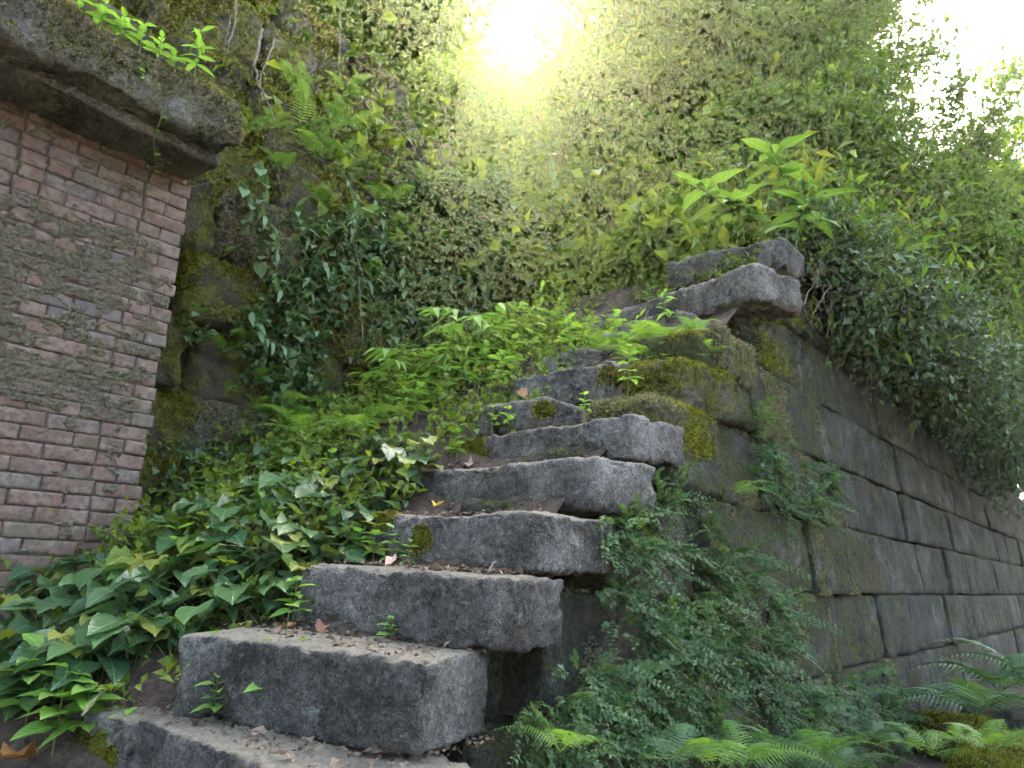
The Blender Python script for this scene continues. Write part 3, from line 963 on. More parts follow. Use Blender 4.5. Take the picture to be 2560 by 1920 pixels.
def mass(name, label, cat, base, grow, length, nleaf, lsize, lwid, mat, stem_mat=None, seed=0, kind='stuff', parent=None, **k):
    r = np.random.default_rng(seed)
    a, b = sprigs(base, grow, length, nleaf, lsize, lwid, r, **k)
    o = obj(name, a[0], a[1], mat, parent, smooth=False, rnd=a[2])
    if parent is None:
        tag(o, label, cat, kind=kind)
    elif kind: tag(o, kind=kind)
    if stem_mat is not None:
        tag(obj('stems', b[0], b[1], stem_mat, o, smooth=False, rnd=b[2]), kind='stuff')
    return o

def scatter(n, x0, x1, y0, y1, f, seed, dens=None):
    r = np.random.default_rng(seed)
    P = np.stack([r.uniform(x0, x1, n), r.uniform(y0, y1, n)], 1)
    if dens is not None:
        P = P[r.random(n) < dens(P[:, 0], P[:, 1])]
    z = f(P[:, 0], P[:, 1])
    return np.concatenate([P, z[:, None]], 1), r

# ------------------------------------------------------------------ hillside undergrowth (uncountable)
def patchy(x, y, s=1.3, seed=3, lo=-0.25, hi=0.25):
    return sstep(lo, hi, fbm(np.stack([x, y, 0 * x], 1) * s, 3, seed))
# bamboo grass on the far slope
P, r = scatter(12000, 5.4, 12.5, 0.2, 6.2, hill_z, 21, lambda x, y: 0.12 + 0.88 * patchy(x, y, 1.6, 77, -.1, .25))
G = np.tile([[-0.15, -0.1, 1.0]], (len(P), 1)) + r.normal(0, .28, (len(P), 3))
mass('bamboo_grass', 'dense yellow-green bamboo grass covering the far slope', 'grass', P, G, r.uniform(0.3, 1.2, len(P)), 9, 0.155, 0.15, m_grass, m_straw, 22, bend=0.3, start=0.12, stem_r=0.0022)
P, r = scatter(13000, 4.8, 12.0, 0.4, 6.0, hill_z, 27, lambda x, y: 0.08 + 0.8 * patchy(x, y, 1.3, 79, -.1, .25))
G = np.tile([[-0.3, -0.25, 0.9]], (len(P), 1)) + r.normal(0, .35, (len(P), 3))
mass('slope_creeper', 'small round-leaved green creeper over the far slope', 'creeper', P, G, r.uniform(0.2, 0.7, len(P)), 9, 0.125, 0.33, m_under, m_straw, 28, bend=0.4, start=0.1, stem_r=0.0015)
n = 2200
r = np.random.default_rng(29)
P = np.stack([r.uniform(5.6, 10.5, n), r.uniform(0.5, 5.0, n), np.zeros(n)], 1); P[:, 2] = hill_z(P[:, 0], P[:, 1])
P = P[patchy(P[:, 0], P[:, 1], 1.0, 83) > r.random(n)]
G = np.tile([[-0.15, -0.1, 1.0]], (len(P), 1)) + r.normal(0, .25, (len(P), 3))
(a, b) = sprigs(P, G, r.uniform(.6, 1.6, len(P)), 3, .05, .1, r, bend=.2, stem_r=.005)
tag(obj('dry_canes', b[0], b[1], m_straw, smooth=False, rnd=b[2]), 'pale dry canes standing in the bamboo grass on the far slope', 'dry canes', kind='stuff')
n = 5500
r = np.random.default_rng(25)
P = np.stack([r.uniform(5.2, 13.0, n), 0.32 + 1.5 * r.random(n) ** 1.6, np.zeros(n)], 1)
P[:, 2] = hill_z(P[:, 0], P[:, 1])
G = np.tile([[-0.3, -0.75, 0.45]], (n, 1)) + r.normal(0, .35, (n, 3))
mass('bank_grass', 'narrow-leaved grass leaning out over the steep bank above the wall', 'grass', P, G, r.uniform(0.3, 1.0, n), 10, 0.10, 0.17, m_tree, m_straw, 26, bend=0.35, start=0.1, stem_r=0.002)
# leafy undergrowth over the left bank above the rock wall
P, r = scatter(6500, 2.2, 7.0, 2.75, 6.2, hill_z, 31)
G = np.tile([[-0.25, -0.45, 0.8]], (len(P), 1)) + r.normal(0, .4, (len(P), 3))
mass('bank_undergrowth', 'sunlit leafy undergrowth on the bank above the rock wall', 'undergrowth', P, G, r.uniform(0.25, 0.75, len(P)), 10, 0.10, 0.30, m_under, m_straw, 32, bend=0.4, stem_r=0.0016)
# low cover on the slope at the head of the stairs
P, r = scatter(7500, 3.7, 6.8, 0.25, 3.3, ground_z, 41, lambda x, y: (0.3 + 0.7 * patchy(x, y, 2.2)) * np.maximum(sstep(4.05, 4.3, x - fan(x) * np.clip(y, 0, 1.3)), sstep(1.5, 1.9, y)))
G = np.tile([[-0.1, -0.1, 1.0]], (len(P), 1)) + r.normal(0, .5, (len(P), 3))
mass('low_undergrowth', 'low mixed green cover on the slope above the last steps', 'undergrowth', P, G, r.uniform(0.06, 0.26, len(P)), 8, 0.045, 0.27, m_under, m_straw, 42, bend=0.5)
# small leaves at the foot of the rock wall and among the plants on the stairs
P, r = scatter(5200, 0.7, 4.0, 0.8, 2.55, ground_z, 51, lambda x, y: sstep(0.75, 1.25, y) * (0.15 + 0.85 * np.maximum(patchy(x, y, 2.0, 8), sstep(1.9, 2.3, y))) * np.where(x < 1.5, 0.35, 1))
G = np.tile([[-0.2, -0.35, 0.9]], (len(P), 1)) + r.normal(0, .5, (len(P), 3))
mass('stair_undergrowth', 'small leafy weeds filling the left side of the stairs', 'undergrowth', P, G, r.uniform(0.06, 0.26, len(P)), 9, 0.044, 0.30, m_under, m_straw, 52, bend=0.5)
# creeping small-leaved ivy over the lower stones of the rock wall
n = 5200
r = np.random.default_rng(61)
X = r.uniform(1.5, 4.4, n); Zr = r.random(n) ** 1.4
zb = ground_z(X, np.full(n, 2.45))
P = np.stack([X, 2.46 + r.normal(0, .04, n), zb + Zr * 1.5], 1)
keep = patchy(P[:, 0], P[:, 2], 2.4, 5, -.3, .2) > r.random(n)
P = P[keep]
G = np.tile([[0.0, -0.5, 0.35]], (len(P), 1)) + r.normal(0, .6, (len(P), 3))
mass('creeping_ivy', 'small-leaved creeper spread over the foot of the mossy rocks', 'ivy', P, G, r.uniform(0.05, 0.16, len(P)), 7, 0.052, 0.33, m_ivy, m_straw, 62)
# tangle of dry stems and roots on the bank
n = 800
r = np.random.default_rng(71)
P = np.stack([r.uniform(2.1, 5.2, n), r.uniform(2.5, 3.2, n), np.zeros(n)], 1)
P[:, 2] = hill_z(P[:, 0], np.maximum(P[:, 1], 2.8)) + r.uniform(-0.1, 0.7, n)
G = np.tile([[0.1, -0.35, -0.6]], (n, 1)) + r.normal(0, .55, (n, 3))
(a, b) = sprigs(P, G, r.uniform(0.2, 0.8, n), 2, 0.03, 0.2, r, bend=0.5, stem_r=0.0022)
tag(obj('dry_tangle', b[0], b[1], m_straw, smooth=False, rnd=b[2]), 'tangle of dry brown stems and rootlets hanging from the bank', 'dry stems', kind='stuff')

# ------------------------------------------------------------------ litter on the treads
def litter(n, seed):
    r = np.random.default_rng(seed)
    x = r.uniform(0.7, 3.6, n); y = r.uniform(0.1, 2.1, n)
    return x, y, r
n = 5200
x, y, r = litter(n, 81)
z = ground_z(x, y) + 0.008
D = r.normal(0, 1, (n, 3)); D[:, 2] *= 0.25
N = np.array([[0, 0, 1.0]]) + r.normal(0, .4, (n, 3))
s = r.uniform(0.008, 0.03, n)
V, F = leaf_batch(np.stack([x, y, z], 1), D, N, s, s * r.uniform(.1, .4, n))
# crumbs on the lowest treads, thicker towards each riser
for zt, x0, x1, y0, y1, m in ((0.868, 1.15, 1.75, -0.1, 1.2, 1700), (1.096, 1.4, 1.95, 0.0, 0.95, 1300), (1.318, 1.75, 2.2, 0.0, 1.0, 900), (1.522, 2.05, 2.4, 0.1, 1.1, 500)):
    xx = r.uniform(x0, x1, m); yy = r.uniform(y0, y1, m)
    Dd = r.normal(0, 1, (m, 3)); Dd[:, 2] *= .2
    ss = r.uniform(.004, .03, m) * np.where(r.random(m) < .15, 1.6, .7)
    v2, f2 = leaf_batch(np.stack([xx, yy, np.full(m, zt)], 1), Dd, np.array([[0, 0, 1.0]]) + r.normal(0, .4, (m, 3)), ss, ss * r.uniform(.1, .45, m))
    F = np.concatenate([F, f2 + len(V)]); V = np.concatenate([V, v2]); n += m
tag(obj('leaf_litter', V, F, m_deadattr, smooth=False, rnd=np.repeat(r.random(n), 5)), 'crumbs of dry brown leaf litter over the soil', 'leaf litter', kind='stuff')

# ------------------------------------------------------------------ shrubs and trees
def bush(name, loc, label, cat, group, nbr, reach, drop, leaf, wid, mat, seed, nleaf=9, per=26, dirs=(0, 360), up=0.6, twig=0.28, foliage='foliage', br=0.010):
    """branches that arch out from the base, twigs with leaves along them."""
    r = np.random.default_rng(seed)
    e = empty(name, loc, label, cat, group)
    tubes, B, G, Ln = [], [], [], []
    for k in range(nbr):
        a = R_(r.uniform(*dirs))
        L = reach * r.uniform(0.6, 1.15)
        h = up * r.uniform(0.5, 1.3)
        out = np.array([math.cos(a), math.sin(a), 0])
        c = [np.zeros(3), out * L * .35 + [0, 0, h * .7], out * L * .75 + [0, 0, h * .8 - drop * .3], out * L + [0, 0, h * .5 - drop]]
        c = [np.asarray(q) + r.normal(0, 0.05, 3) * (i > 0) for i, q in enumerate(c)]
        path = smooth_path(c, 12)
        tubes.append(tube(path, np.linspace(br, br * .25, 12), 5))
        t = r.uniform(0.15, 1, per)
        p = np.stack([np.interp(t, np.linspace(0, 1, 12), path[:, j]) for j in range(3)], 1)
        B.append(p)
        G.append(out * 0.4 + r.normal(0, .6, (per, 3)) + np.array([0, 0, -0.15 if drop > 0 else 0.25]))
        Ln.append(twig * r.uniform(.4, 1.3, per))
    V, F = merge(tubes)
    obj('branches', V, F, m_bark, e)
    (a, b) = sprigs(np.concatenate(B), np.concatenate(G), np.concatenate(Ln), nleaf, leaf, wid, r, bend=0.4, stem_r=0.0016, start=0.1)
    o = obj(foliage, a[0], a[1], mat, e, smooth=False, rnd=a[2])
    obj('twigs', b[0], b[1], m_straw, o, smooth=False, rnd=b[2])
    return e

# dark shrubs that hang over the top of the retaining wall
OV = ['nearest the topmost stone slab', 'second from the topmost slab', 'third from the topmost slab', 'fourth from the topmost slab', 'towards the right edge', 'at the far right edge', 'farthest along the wall']
for k, (x, re, dr, nb_) in enumerate([(5.5, 0.7, 0.5, 20), (6.1, 1.0, 0.75, 30), (6.9, 1.1, 0.95, 34), (8.0, 1.2, 1.2, 36), (9.3, 1.3, 1.4, 38), (10.9, 1.4, 1.6, 38), (12.8, 1.5, 1.7, 38)]):
    bush('overhanging_shrub', (x, 0.42, 3.35 + 0.05 * k), 'dark shrub hanging over the retaining wall, ' + OV[k], 'shrub', 'shrubs overhanging the wall', nb_, re, dr * .8, 0.055, 0.27, m_shrub, 700 + k, 9, 38, (190, 345), 0.6, 0.3)
# bushes on the bank above them
for k, (x, y, dz, re, up, lab) in enumerate([(6.2, 0.8, 0.0, 1.0, 0.9, 'green bush on the wall top behind the leaning pole'), (7.4, 0.9, 0.3, 1.2, 1.2, 'bush on the bank right of the curved trunk'), (8.8, 0.8, 0.3, 1.3, 1.4, 'tall bush below the bright gap at upper right'), (10.5, 0.8, 0.5, 1.5, 1.6, 'bush at the far end of the bank by the right edge'), (12.5, 0.7, 0.5, 1.6, 1.8, 'hazy bush farthest along the wall top')]):
    bush('bank_bush', (x, y, float(hill_z(np.array([x]), np.array([y]))[0]) + dz - 0.1), lab, 'bush', 'bushes on the wall top bank', 30, re, 0.15, 0.06, 0.24, m_tree, 720 + k, 10, 42, (0, 360), up, 0.35)

def tree(loc, label, h, lean, crown, seed, leaf=0.075, nb=16, per=60, bare=0.35, r0=0.09):
    r = np.random.default_rng(seed)
    e = empty('tree', loc, label, 'tree', 'trees on the slope')
    c = [np.zeros(3)]
    for i in range(1, 6):
        c.append(np.array([lean[0] * i / 5, lean[1] * i / 5, h * i / 5]) + r.normal(0, 0.07 * h / 5, 3))
    path = smooth_path(c, 22)
    V, F = tube(path, np.linspace(r0, r0 * .25, 22), 8)
    obj('trunk', V, F, m_bark, e)
    tubes, B, G, Ln = [], [], [], []
    for k in range(nb):
        t = r.uniform(bare, 1)
        p0 = np.array([np.interp(t, np.linspace(0, 1, 22), path[:, j]) for j in range(3)])
        a = r.uniform(0, 2 * math.pi)
        L = crown * r.uniform(.5, 1.15) * (1.2 - .5 * t)
        d = np.array([math.cos(a), math.sin(a), r.uniform(-.1, .7)])
        bp = smooth_path([p0, p0 + d * L * .5 + r.normal(0, .08, 3), p0 + d * L + np.array([0, 0, -.15 * L])], 9)
        tubes.append(tube(bp, np.linspace(r0 * .3, 0.006, 9), 5))
        tt = r.uniform(0.2, 1, per)
        B.append(np.stack([np.interp(tt, np.linspace(0, 1, 9), bp[:, j]) for j in range(3)], 1))
        G.append(d * .5 + r.normal(0, .6, (per, 3)))
        Ln.append(r.uniform(.2, .6, per))
    V, F = merge(tubes)
    obj('limbs', V, F, m_bark, e)
    (a, b) = sprigs(np.concatenate(B), np.concatenate(G), np.concatenate(Ln), 9, leaf, 0.26, r, bend=0.4, start=0.1)
    cr = obj('crown', a[0], a[1], m_tree, e, smooth=False, rnd=a[2])
    obj('twigs', b[0], b[1], m_straw, cr, smooth=False, rnd=b[2])
    return e

def hz(x, y): return float(hill_z(np.array([float(x)]), np.array([float(y)]))[0])
tree((13.5, 1.2, 3.4), 'slim tree with spreading crown against the white gap at upper right', 6.0, (1.0, -1.8), 2.0, 741, per=70, nb=30, bare=.1)
tree((10.7, 0.55, 3.5), 'bushy tree standing below the white gap at upper right', 3.7, (0.1, -0.75), 1.25, 748, leaf=0.085, per=60, nb=26, bare=.2, r0=.04)
tree((12.6, 0.5, 3.5), 'pale bushy tree under the white gap by the right edge', 4.2, (0.3, -1.3), 1.5, 749, leaf=0.095, per=60, nb=28, bare=.15, r0=.045)
tree((17.0, -0.6, 2.0), 'hazy tree at the right edge behind the bright gap', 10.0, (0.5, -1.0), 2.8, 742, leaf=0.13, per=80, nb=40, bare=0.1)
tree((19.5, 1.2, 3.0), 'far tree below the bright gap at upper right', 6.5, (0.0, 0.3), 2.8, 743, leaf=0.13, per=80, nb=36, bare=0.05)
tree((9.2, 1.6, hz(9.2, 1.6) - .2), 'slender leaning tree on the far slope, branches reaching up right', 4.5, (1.2, -1.4), 1.5, 744, per=50, nb=20, bare=0.2, r0=0.05)
for k, (x, y, h_, w_, lab) in enumerate([(6.6, 1.0, 2.0, .9, 'low leafy tree on the bank above the leaning pole'), (7.5, 1.2, 2.6, 1.1, 'leafy tree on the bank behind the curved trunk'), (8.4, 1.2, 2.9, 1.2, 'third leafy tree along the bank edge'), (9.4, 1.3, 3.2, 1.3, 'fourth leafy tree along the bank edge, left of the white gap'), (10.8, 1.6, 3.4, 1.4, 'farthest leafy tree of the bank edge by the white gap')]):
    tree((x, y, hz(x, y) - .2), lab, h_, (.1, -.5), w_, 780 + k, leaf=.075, per=62, nb=24, bare=.04, r0=.04)
tree((8.9, 3.7, hz(8.9, 3.7) - .2), 'leafy young tree right of the sun gap', 3.6, (-0.2, -0.2), 1.1, 745, leaf=0.09, per=50, nb=18, bare=0.15, r0=0.04)
tree((4.4, 5.1, hz(4.4, 5.1) - .2), 'leafy young tree left of the sun gap', 3.2, (-0.2, -0.3), 1.0, 746, leaf=0.09, per=55, nb=20, bare=0.1, r0=0.04)
tree((3.3, 4.4, hz(3.3, 4.4) - .2), 'small tree above the hanging roots at top left', 3.0, (0.2, -0.5), 1.1, 747, leaf=0.08, per=50, nb=18, bare=0.1, r0=0.035)

for k, (x, y, h_, w_, lab) in enumerate([(6.2, 4.35, 1.75, .8, 'small bright tree straight under the sun gap'), (5.0, 4.5, 2.4, .8, 'backlit tree at the left rim of the sun gap'), (7.9, 4.2, 2.6, .9, 'backlit tree at the right rim of the sun gap'), (8.1, 3.4, 2.4, 1.0, 'round leafy tree right of the sun gap, lower on the slope'), (4.2, 4.0, 1.8, .9, 'leafy sapling above the rock wall ferns')]):
    tree((x, y, hz(x, y) - .2), lab, h_, (-.1, -.2), w_, 790 + k, leaf=.085, per=46, nb=20, bare=.05, r0=.03)
# bushes around the sun gap
for k, (x, y, re, up, lab) in enumerate([(5.6, 4.1, .9, .9, 'sunlit bush under the left side of the sun gap'), (6.6, 4.5, .9, .9, 'sunlit bush straight below the sun gap'), (7.4, 3.9, .9, 1.0, 'sunlit bush under the right side of the sun gap'), (4.5, 3.6, .8, .7, 'leafy bush on the bank right of the hanging roots')]):
    bush('bush', (x, y, hz(x, y) - .1), lab, 'bush', 'bushes around the sun gap', 22, re, 0.1, 0.075, 0.28, m_under, 760 + k, 9, 36, (0, 360), up, 0.3)

# individual bushes that break up the far slope
HB = [(5.3, 3.2), (5.9, 2.5), (6.3, 3.4), (6.4, 1.7), (6.9, 2.6), (7.1, 3.3), (7.3, 1.9), (7.6, 2.8), (7.8, 1.3), (8.2, 2.2), (8.5, 3.0), (8.8, 1.8), (9.2, 2.5), (9.6, 3.3), (9.8, 1.9), (5.6, 1.6), (4.9, 2.9), (5.1, 3.9)]
for k, (x, y) in enumerate(HB):
    sp = k % 3
    bush('slope_bush', (x, y, hz(x, y) - .1), ['broad-leaved bush on the far slope', 'narrow-leaved bush on the far slope', 'small-leaved bush on the far slope'][sp], 'bush', ['broad-leaved slope bushes', 'narrow-leaved slope bushes', 'small-leaved slope bushes'][sp], 16, random.uniform(.5, .85), 0.12, [.12, .15, .075][sp], [.32, .11, .36][sp], [m_under, m_grass, m_tree][sp], 1200 + k, 8, [22, 26, 34][sp], (100, 330), random.uniform(.5, .9), .3)

# ------------------------------------------------------------------ heart-leaved plants on the stairs
def inside(poly, x, y):
    c = False
    for i in range(len(poly)):
        x1, y1 = poly[i - 1]; x2, y2 = poly[i]
        if (y1 > y) != (y2 > y) and x < (x2 - x1) * (y - y1) / (y2 - y1) + x1: c = not c
    return c
POLY = [(-60, 1520), (200, 1380), (330, 1290), (520, 1210), (760, 1130), (960, 1140), (1040, 1215), (960, 1290), (840, 1400), (700, 1500), (600, 1560), (360, 1710), (150, 1800), (-60, 1900)]
cells = []
for yy in range(1190, 1900, 62):
    for xx in range(-50, 1010, 78):
        px, py = xx + random.uniform(-28, 28), yy + random.uniform(-24, 24)
        if inside(POLY, px, py): cells.append((px, py))
cells += [(770, 1470), (705, 1545), (880, 1335), (1000, 1225), (1045, 1190), (945, 1265), (830, 1410), (660, 1560), (900, 1190), (980, 1160)]
for px, py in cells:
    p = hit(px, py)
    if p is None: continue
    if py > 1480: lab = 'large dark heart-leaved clump below the brick wall'
    elif px < 560: lab = 'heart-leaved clump against the brick wall foot'
    else: lab = 'heart-leaved clump beside the left step ends'
    heart_plant(tuple(p), random.randint(7, 10), 0.115 if py > 1450 else 0.105, lab, lab.replace('clump', 'clumps'))
print('heart plants', len(cells))

# ------------------------------------------------------------------ seedlings
def stand(px, py, z=None, y=None, x=None):
    if z is not None: return tuple(at(px, py, z=z))
    if y is not None: return tuple(at(px, py, y=y))
    if x is not None: return tuple(at(px, py, x=x))
    return tuple(hit(px, py))
G1 = 'upright lance-leaved seedlings among the heart-shaped leaves'
for px, py, h in [(420, 1470, .22), (500, 1450, .24), (640, 1330, .2), (735, 1290, .2), (350, 1560, .16), (560, 1300, .22), (820, 1220, .2), (690, 1230, .18), (900, 1160, .2), (480, 1330, .2)]:
    seedling(stand(px, py), h, 10, 0.11, fresh_lance, 'upright pale green seedling rising among the heart-shaped leaves', G1)
G2 = 'weeds growing where the middle steps vanish into the leaves'
for px, py, h in [(1000, 1120, .2), (1050, 1130, .18), (1080, 1080, .24), (960, 1130, .2), (1040, 1060, .26), (1010, 1050, .24), (1110, 1030, .24), (760, 1110, .26), (850, 1080, .2), (930, 1090, .16), (960, 1000, .3), (880, 1000, .3), (1000, 960, .28), (1060, 1010, .2), (800, 1000, .26), (1120, 930, .26), (720, 1020, .24), (640, 1040, .2), (1090, 1090, .1)] + [(random.uniform(640, 1300), random.uniform(880, 1120), random.uniform(.16, .34)) for _ in range(34)]:
    if py > 1130 - (px - 900) * .45 and px > 900: continue
    seedling(stand(px, py), h, 14, 0.105, random.choice([fresh_ovate, fresh_lance, pale_lance]), 'leafy weed where the middle steps vanish', G2)
G3 = 'bright seedlings on top of the coping'
CT = 3.515
for px, py, h, n, sz in [(190, 60, .12, 6, .08), (250, 70, .14, 8, .09), (300, 100, .12, 8, .08), (350, 120, .12, 6, .08), (395, 150, .12, 8, .07), (430, 175, .08, 8, .06)]:
    seedling(stand(px, py, z=CT), h, n, sz, fresh_ovate, 'bright yellow-green seedling sprouting from the top of the coping', G3)
seedling(stand(484, 200, z=CT), .27, 14, 0.10, fresh_lance, 'tallest upright seedling at the right end of the coping', None)
small = [(545, 1768, .16, 10, .075, 'seedling cluster growing against the left end of the second step', dict(z=.87)), (590, 1785, .13, 10, .06, 'round-leaved seedling left of the second step', dict(z=.87)), (490, 1775, .14, 10, .07, 'seedling with wide leaves left of the second step by the soil', dict(z=.87)), (530, 1800, .09, 8, .05, 'low seedling in front of the cluster at the second step', dict(z=.87)),
         (650, 1805, .09, 7, .055, 'small seedling on the lowest step against the riser', dict(z=.865)), (715, 1815, .07, 6, .04, 'tiny seedling on the lowest step right of the shadow', dict(z=.865)), (800, 1835, .05, 5, .035, 'tiniest seedling on the lowest step at the riser', dict(z=.865)),
         (690, 1812, .26, 4, .09, 'thin sapling with a few drooping leaves in front of the second step', dict(z=.865)), (730, 1565, .12, 9, .06, 'seedling on the second step tread below the leaves', dict(x=1.60)), (975, 1602, .05, 5, .04, 'single tiny sprout on the second step tread', dict(x=1.66)),
         (930, 1425, .16, 12, .055, 'bright seedling cluster at the left end of the third tread', dict(x=1.94)), (975, 1430, .13, 10, .045, 'small bright seedling beside the cluster on the third tread', dict(x=1.95)), (1020, 1432, .09, 8, .035, 'creeping sprout on the third tread under the mossy riser', dict(x=1.95)), (890, 1425, .14, 10, .06, 'leafy seedling where the third tread meets the heart-shaped leaves', dict(x=1.93)),
         (200, 1870, .16, 10, .09, 'serrated bright plant at the bottom left corner by the mossy block', {}), (130, 1890, .2, 12, .10, 'broad-leaved plant at the bottom left corner', {}), (60, 1830, .2, 10, .10, 'pale drooping plant at the left edge below the heart-shaped leaves', {}), (300, 1880, .08, 8, .045, 'small sprig at the foot of the mossy corner block', {})]
for px, py, h, n, sz, lab, z in small:
    seedling(stand(px, py, **z), h * 1.25, n + 3, sz * 1.35, fresh_ovate, lab, None)
for px, py, h, n, sz, z, lab in [(1140, 1150, .16, 10, .07, None, 'bright weed at the mossy left end of the sixth step'), (1230, 1080, .12, 8, .06, 1.95, 'small bright sprig on the sixth tread before the short block'), (1270, 1075, .10, 8, .06, 1.95, 'small fresh sprig right of the other on the sixth tread'),
                                 (1460, 1040, .09, 8, .05, 1.95, 'low sprig in the dark gap under the eighth step'), (1570, 985, .22, 12, .08, 2.1, 'fresh green weed between the eighth step and the mossy crown stones'), (1400, 830, .26, 12, .11, None, 'bright broad weed in front of the long upper slab'), (1480, 860, .2, 12, .08, None, 'bright weed below the left part of the long slab'), (1530, 830, .18, 10, .08, None, 'bright weed under the middle of the long slab'), (1660, 810, .18, 12, .08, None, 'bright weed under the right end of the long slab'), (1620, 770, .16, 10, .07, None, 'weed growing before the long slab near a brown leaf')]:
    seedling(stand(px, py, z=z) if z else stand(px, py), h, n, sz, random.choice([fresh_ovate, fresh_lance]), lab, None)

for px, py, xx in [(1240, 860, 3.5), (1300, 850, 3.5), (1350, 830, 3.6), (1180, 880, 3.4), (1430, 870, 3.5), (1280, 930, 3.2), (1330, 890, 3.3), (1210, 930, 3.15), (1250, 970, 3.0), (1420, 880, 3.35), (1540, 880, 3.5), (1600, 880, 3.5), (1470, 880, 3.5), (1130, 920, 3.3), (1160, 980, 3.0)]:
    seedling(stand(px, py, x=xx), random.uniform(.16, .3), 12, .10, random.choice([fresh_ovate, fresh_lance]), 'bright weed crowding over the upper steps', 'weeds crowding the upper steps')
# compound-leaved young shrub in the middle of the stairs
def compound_shrub(loc, h, label):
    e = empty('compound_leaved_shrub', loc, label, 'shrub')
    path = smooth_path([(0, 0, -.05), (0.02, 0.0, h * .5), (0.0, -0.02, h)], 10)
    stem_obj(e, path, 0.006, 0.003)
    for k in range(11):
        p = path[4 + min(5, k // 2)]
        a = k * 2.4 + random.uniform(-.3, .3)
        L = random.uniform(.22, .38)
        d = Vector((math.cos(a), math.sin(a), random.uniform(.0, .5))).normalized()
        pts = [np.array(p) + np.array(d) * L * t + np.array([0, 0, -.25 * L * t * t]) for t in np.linspace(0, 1, 6)]
        st = stem_obj(e, pts, 0.0025, 0.0012, name='leaf_stalk')
        for j in range(4):
            q = pts[2 + j] if j < 4 else pts[5]
            for sgn in ((-1, 1) if j < 3 else (0,)):
                dd = Matrix.Rotation(sgn * 1.0, 3, 'Z') @ d
                link('leaflet', random.choice(fresh_lance), e, q, euler_for((dd.x, dd.y, dd.z - .3), random.uniform(-.3, .3)), random.uniform(.10, .15))
    return e
compound_shrub(stand(1165, 960), .50, 'young shrub with long compound leaves in the middle of the stairs')
compound_shrub(stand(1010, 1010), .34, 'lower shrub with compound leaves left of the short block')

# large-leaved plants on the slope at the head of the stairs
def big_leaf_plant(pts, n, size, label, spread=1.0):
    pts = [np.asarray(p, float) for p in pts]
    e = empty('large_leaved_plant', tuple(pts[0]), label, 'plant', None)
    path = smooth_path([p - pts[0] for p in pts], 10)
    stem_obj(e, path, 0.009, 0.004)
    for k in range(n):
        t = 1 - (k / n) ** 1.3 * .55
        p = path[int(t * 9)]
        a = k * 2.4
        link('leaf', random.choice(fresh_large), e, p, euler_for((math.cos(a), math.sin(a), .75 * t - .35 + (0.5 if k < 4 else 0)), random.uniform(-.25, .25)), size * random.uniform(.7, 1.15))
    return e
b0 = hit(1965, 600)
b0 = at(1965, 610, y=0.3)
big_leaf_plant([b0, at(1965, 480, y=0.3), at(1925, 365, y=0.3)], 13, 0.25, 'tallest large-leaved plant above the topmost slab')
big_leaf_plant([at(1985, 640, y=0.08), at(1998, 560, y=0.06), at(2020, 500, y=0.05)], 10, 0.26, 'broad-leaved plant with glossy leaves at the right end of the topmost slab')
big_leaf_plant([at(1900, 590, y=0.4), at(1840, 540, y=0.45), at(1740, 460, y=0.5)], 12, 0.26, 'large-leaved plant leaning left over the topmost slab')
big_leaf_plant([at(1860, 600, y=0.4), at(1850, 540, y=0.4), at(1835, 500, y=0.4)], 11, 0.24, 'low large-leaved plant just left of the tallest one')
p = hit(1520, 500)
big_leaf_plant([p, p + np.array([0, 0, .2]), p + np.array([-.03, -.03, .36])], 8, 0.36, 'large-leaved plant standing alone in the slope undergrowth')

# ------------------------------------------------------------------ ferns
G4 = 'pale ferns on the left bank of the stairs'
for px, py, n, s in [(700, 1120, 6, .34), (790, 1080, 6, .34), (640, 1090, 5, .32), (860, 1140, 5, .3), (740, 1150, 5, .3)]:
    q = stand(px, py); fern((q[0], q[1] - .05, q[2] + .12), n + 1, s * 1.2, fern_fronds, 'pale green fern spreading over the stair plants near the rock wall', G4, lift=.6)
G5 = 'ferns growing from the mossy rock wall'
for px, py, n, s in [(745, 330, 6, .42), (790, 400, 5, .36), (845, 430, 6, .36), (870, 330, 4, .34), (960, 640, 6, .3), (1010, 600, 5, .3), (1150, 700, 5, .3), (1090, 620, 5, .34), (560, 640, 3, .18), (500, 790, 3, .18), (620, 860, 4, .22), (560, 880, 4, .2), (700, 950, 4, .24), (920, 700, 5, .3), (980, 520, 4, .34), (680, 320, 4, .26), (900, 550, 5, .34), (700, 430, 4, .3), (620, 330, 4, .22), (810, 520, 5, .3), (1060, 470, 5, .34), (740, 230, 4, .3), (860, 240, 5, .34), (640, 960, 4, .24)]:
    fern(stand(px, py, y=2.44), n, s, fern_fronds, 'light green fern rooted in the mossy rock wall', G5, dirs=(190, 350), lift=.55)
G6 = 'small ferns below the long upper slab'
for px, py, n, s in [(1560, 880, 6, .22), (1620, 850, 6, .24), (1680, 860, 7, .26), (1700, 890, 6, .22), (1500, 880, 6, .22), (1740, 840, 6, .22), (1600, 900, 5, .2)]:
    fern(stand(px, py), n, s, fern_fronds, 'small bright fern in the hollow below the long upper slab', G6)
for px, py, n, s, xx in [(1500, 850, 6, .24, 3.45), (1560, 860, 6, .24, 3.4), (1620, 840, 7, .26, 3.45), (1680, 850, 7, .26, 3.4), (1730, 830, 6, .24, 3.45), (1590, 885, 6, .2, 3.3), (1660, 890, 6, .22, 3.25), (1450, 860, 6, .22, 3.5), (1380, 880, 6, .22, 3.45), (1700, 900, 6, .2, 3.2), (1760, 870, 5, .2, 3.3)]:
    fern(stand(px, py + 28, x=xx), n + 2, s * .85, fern_fronds, 'bright fern crowding the upper steps below the long slab', 'ferns crowding the upper steps', lift=.7)
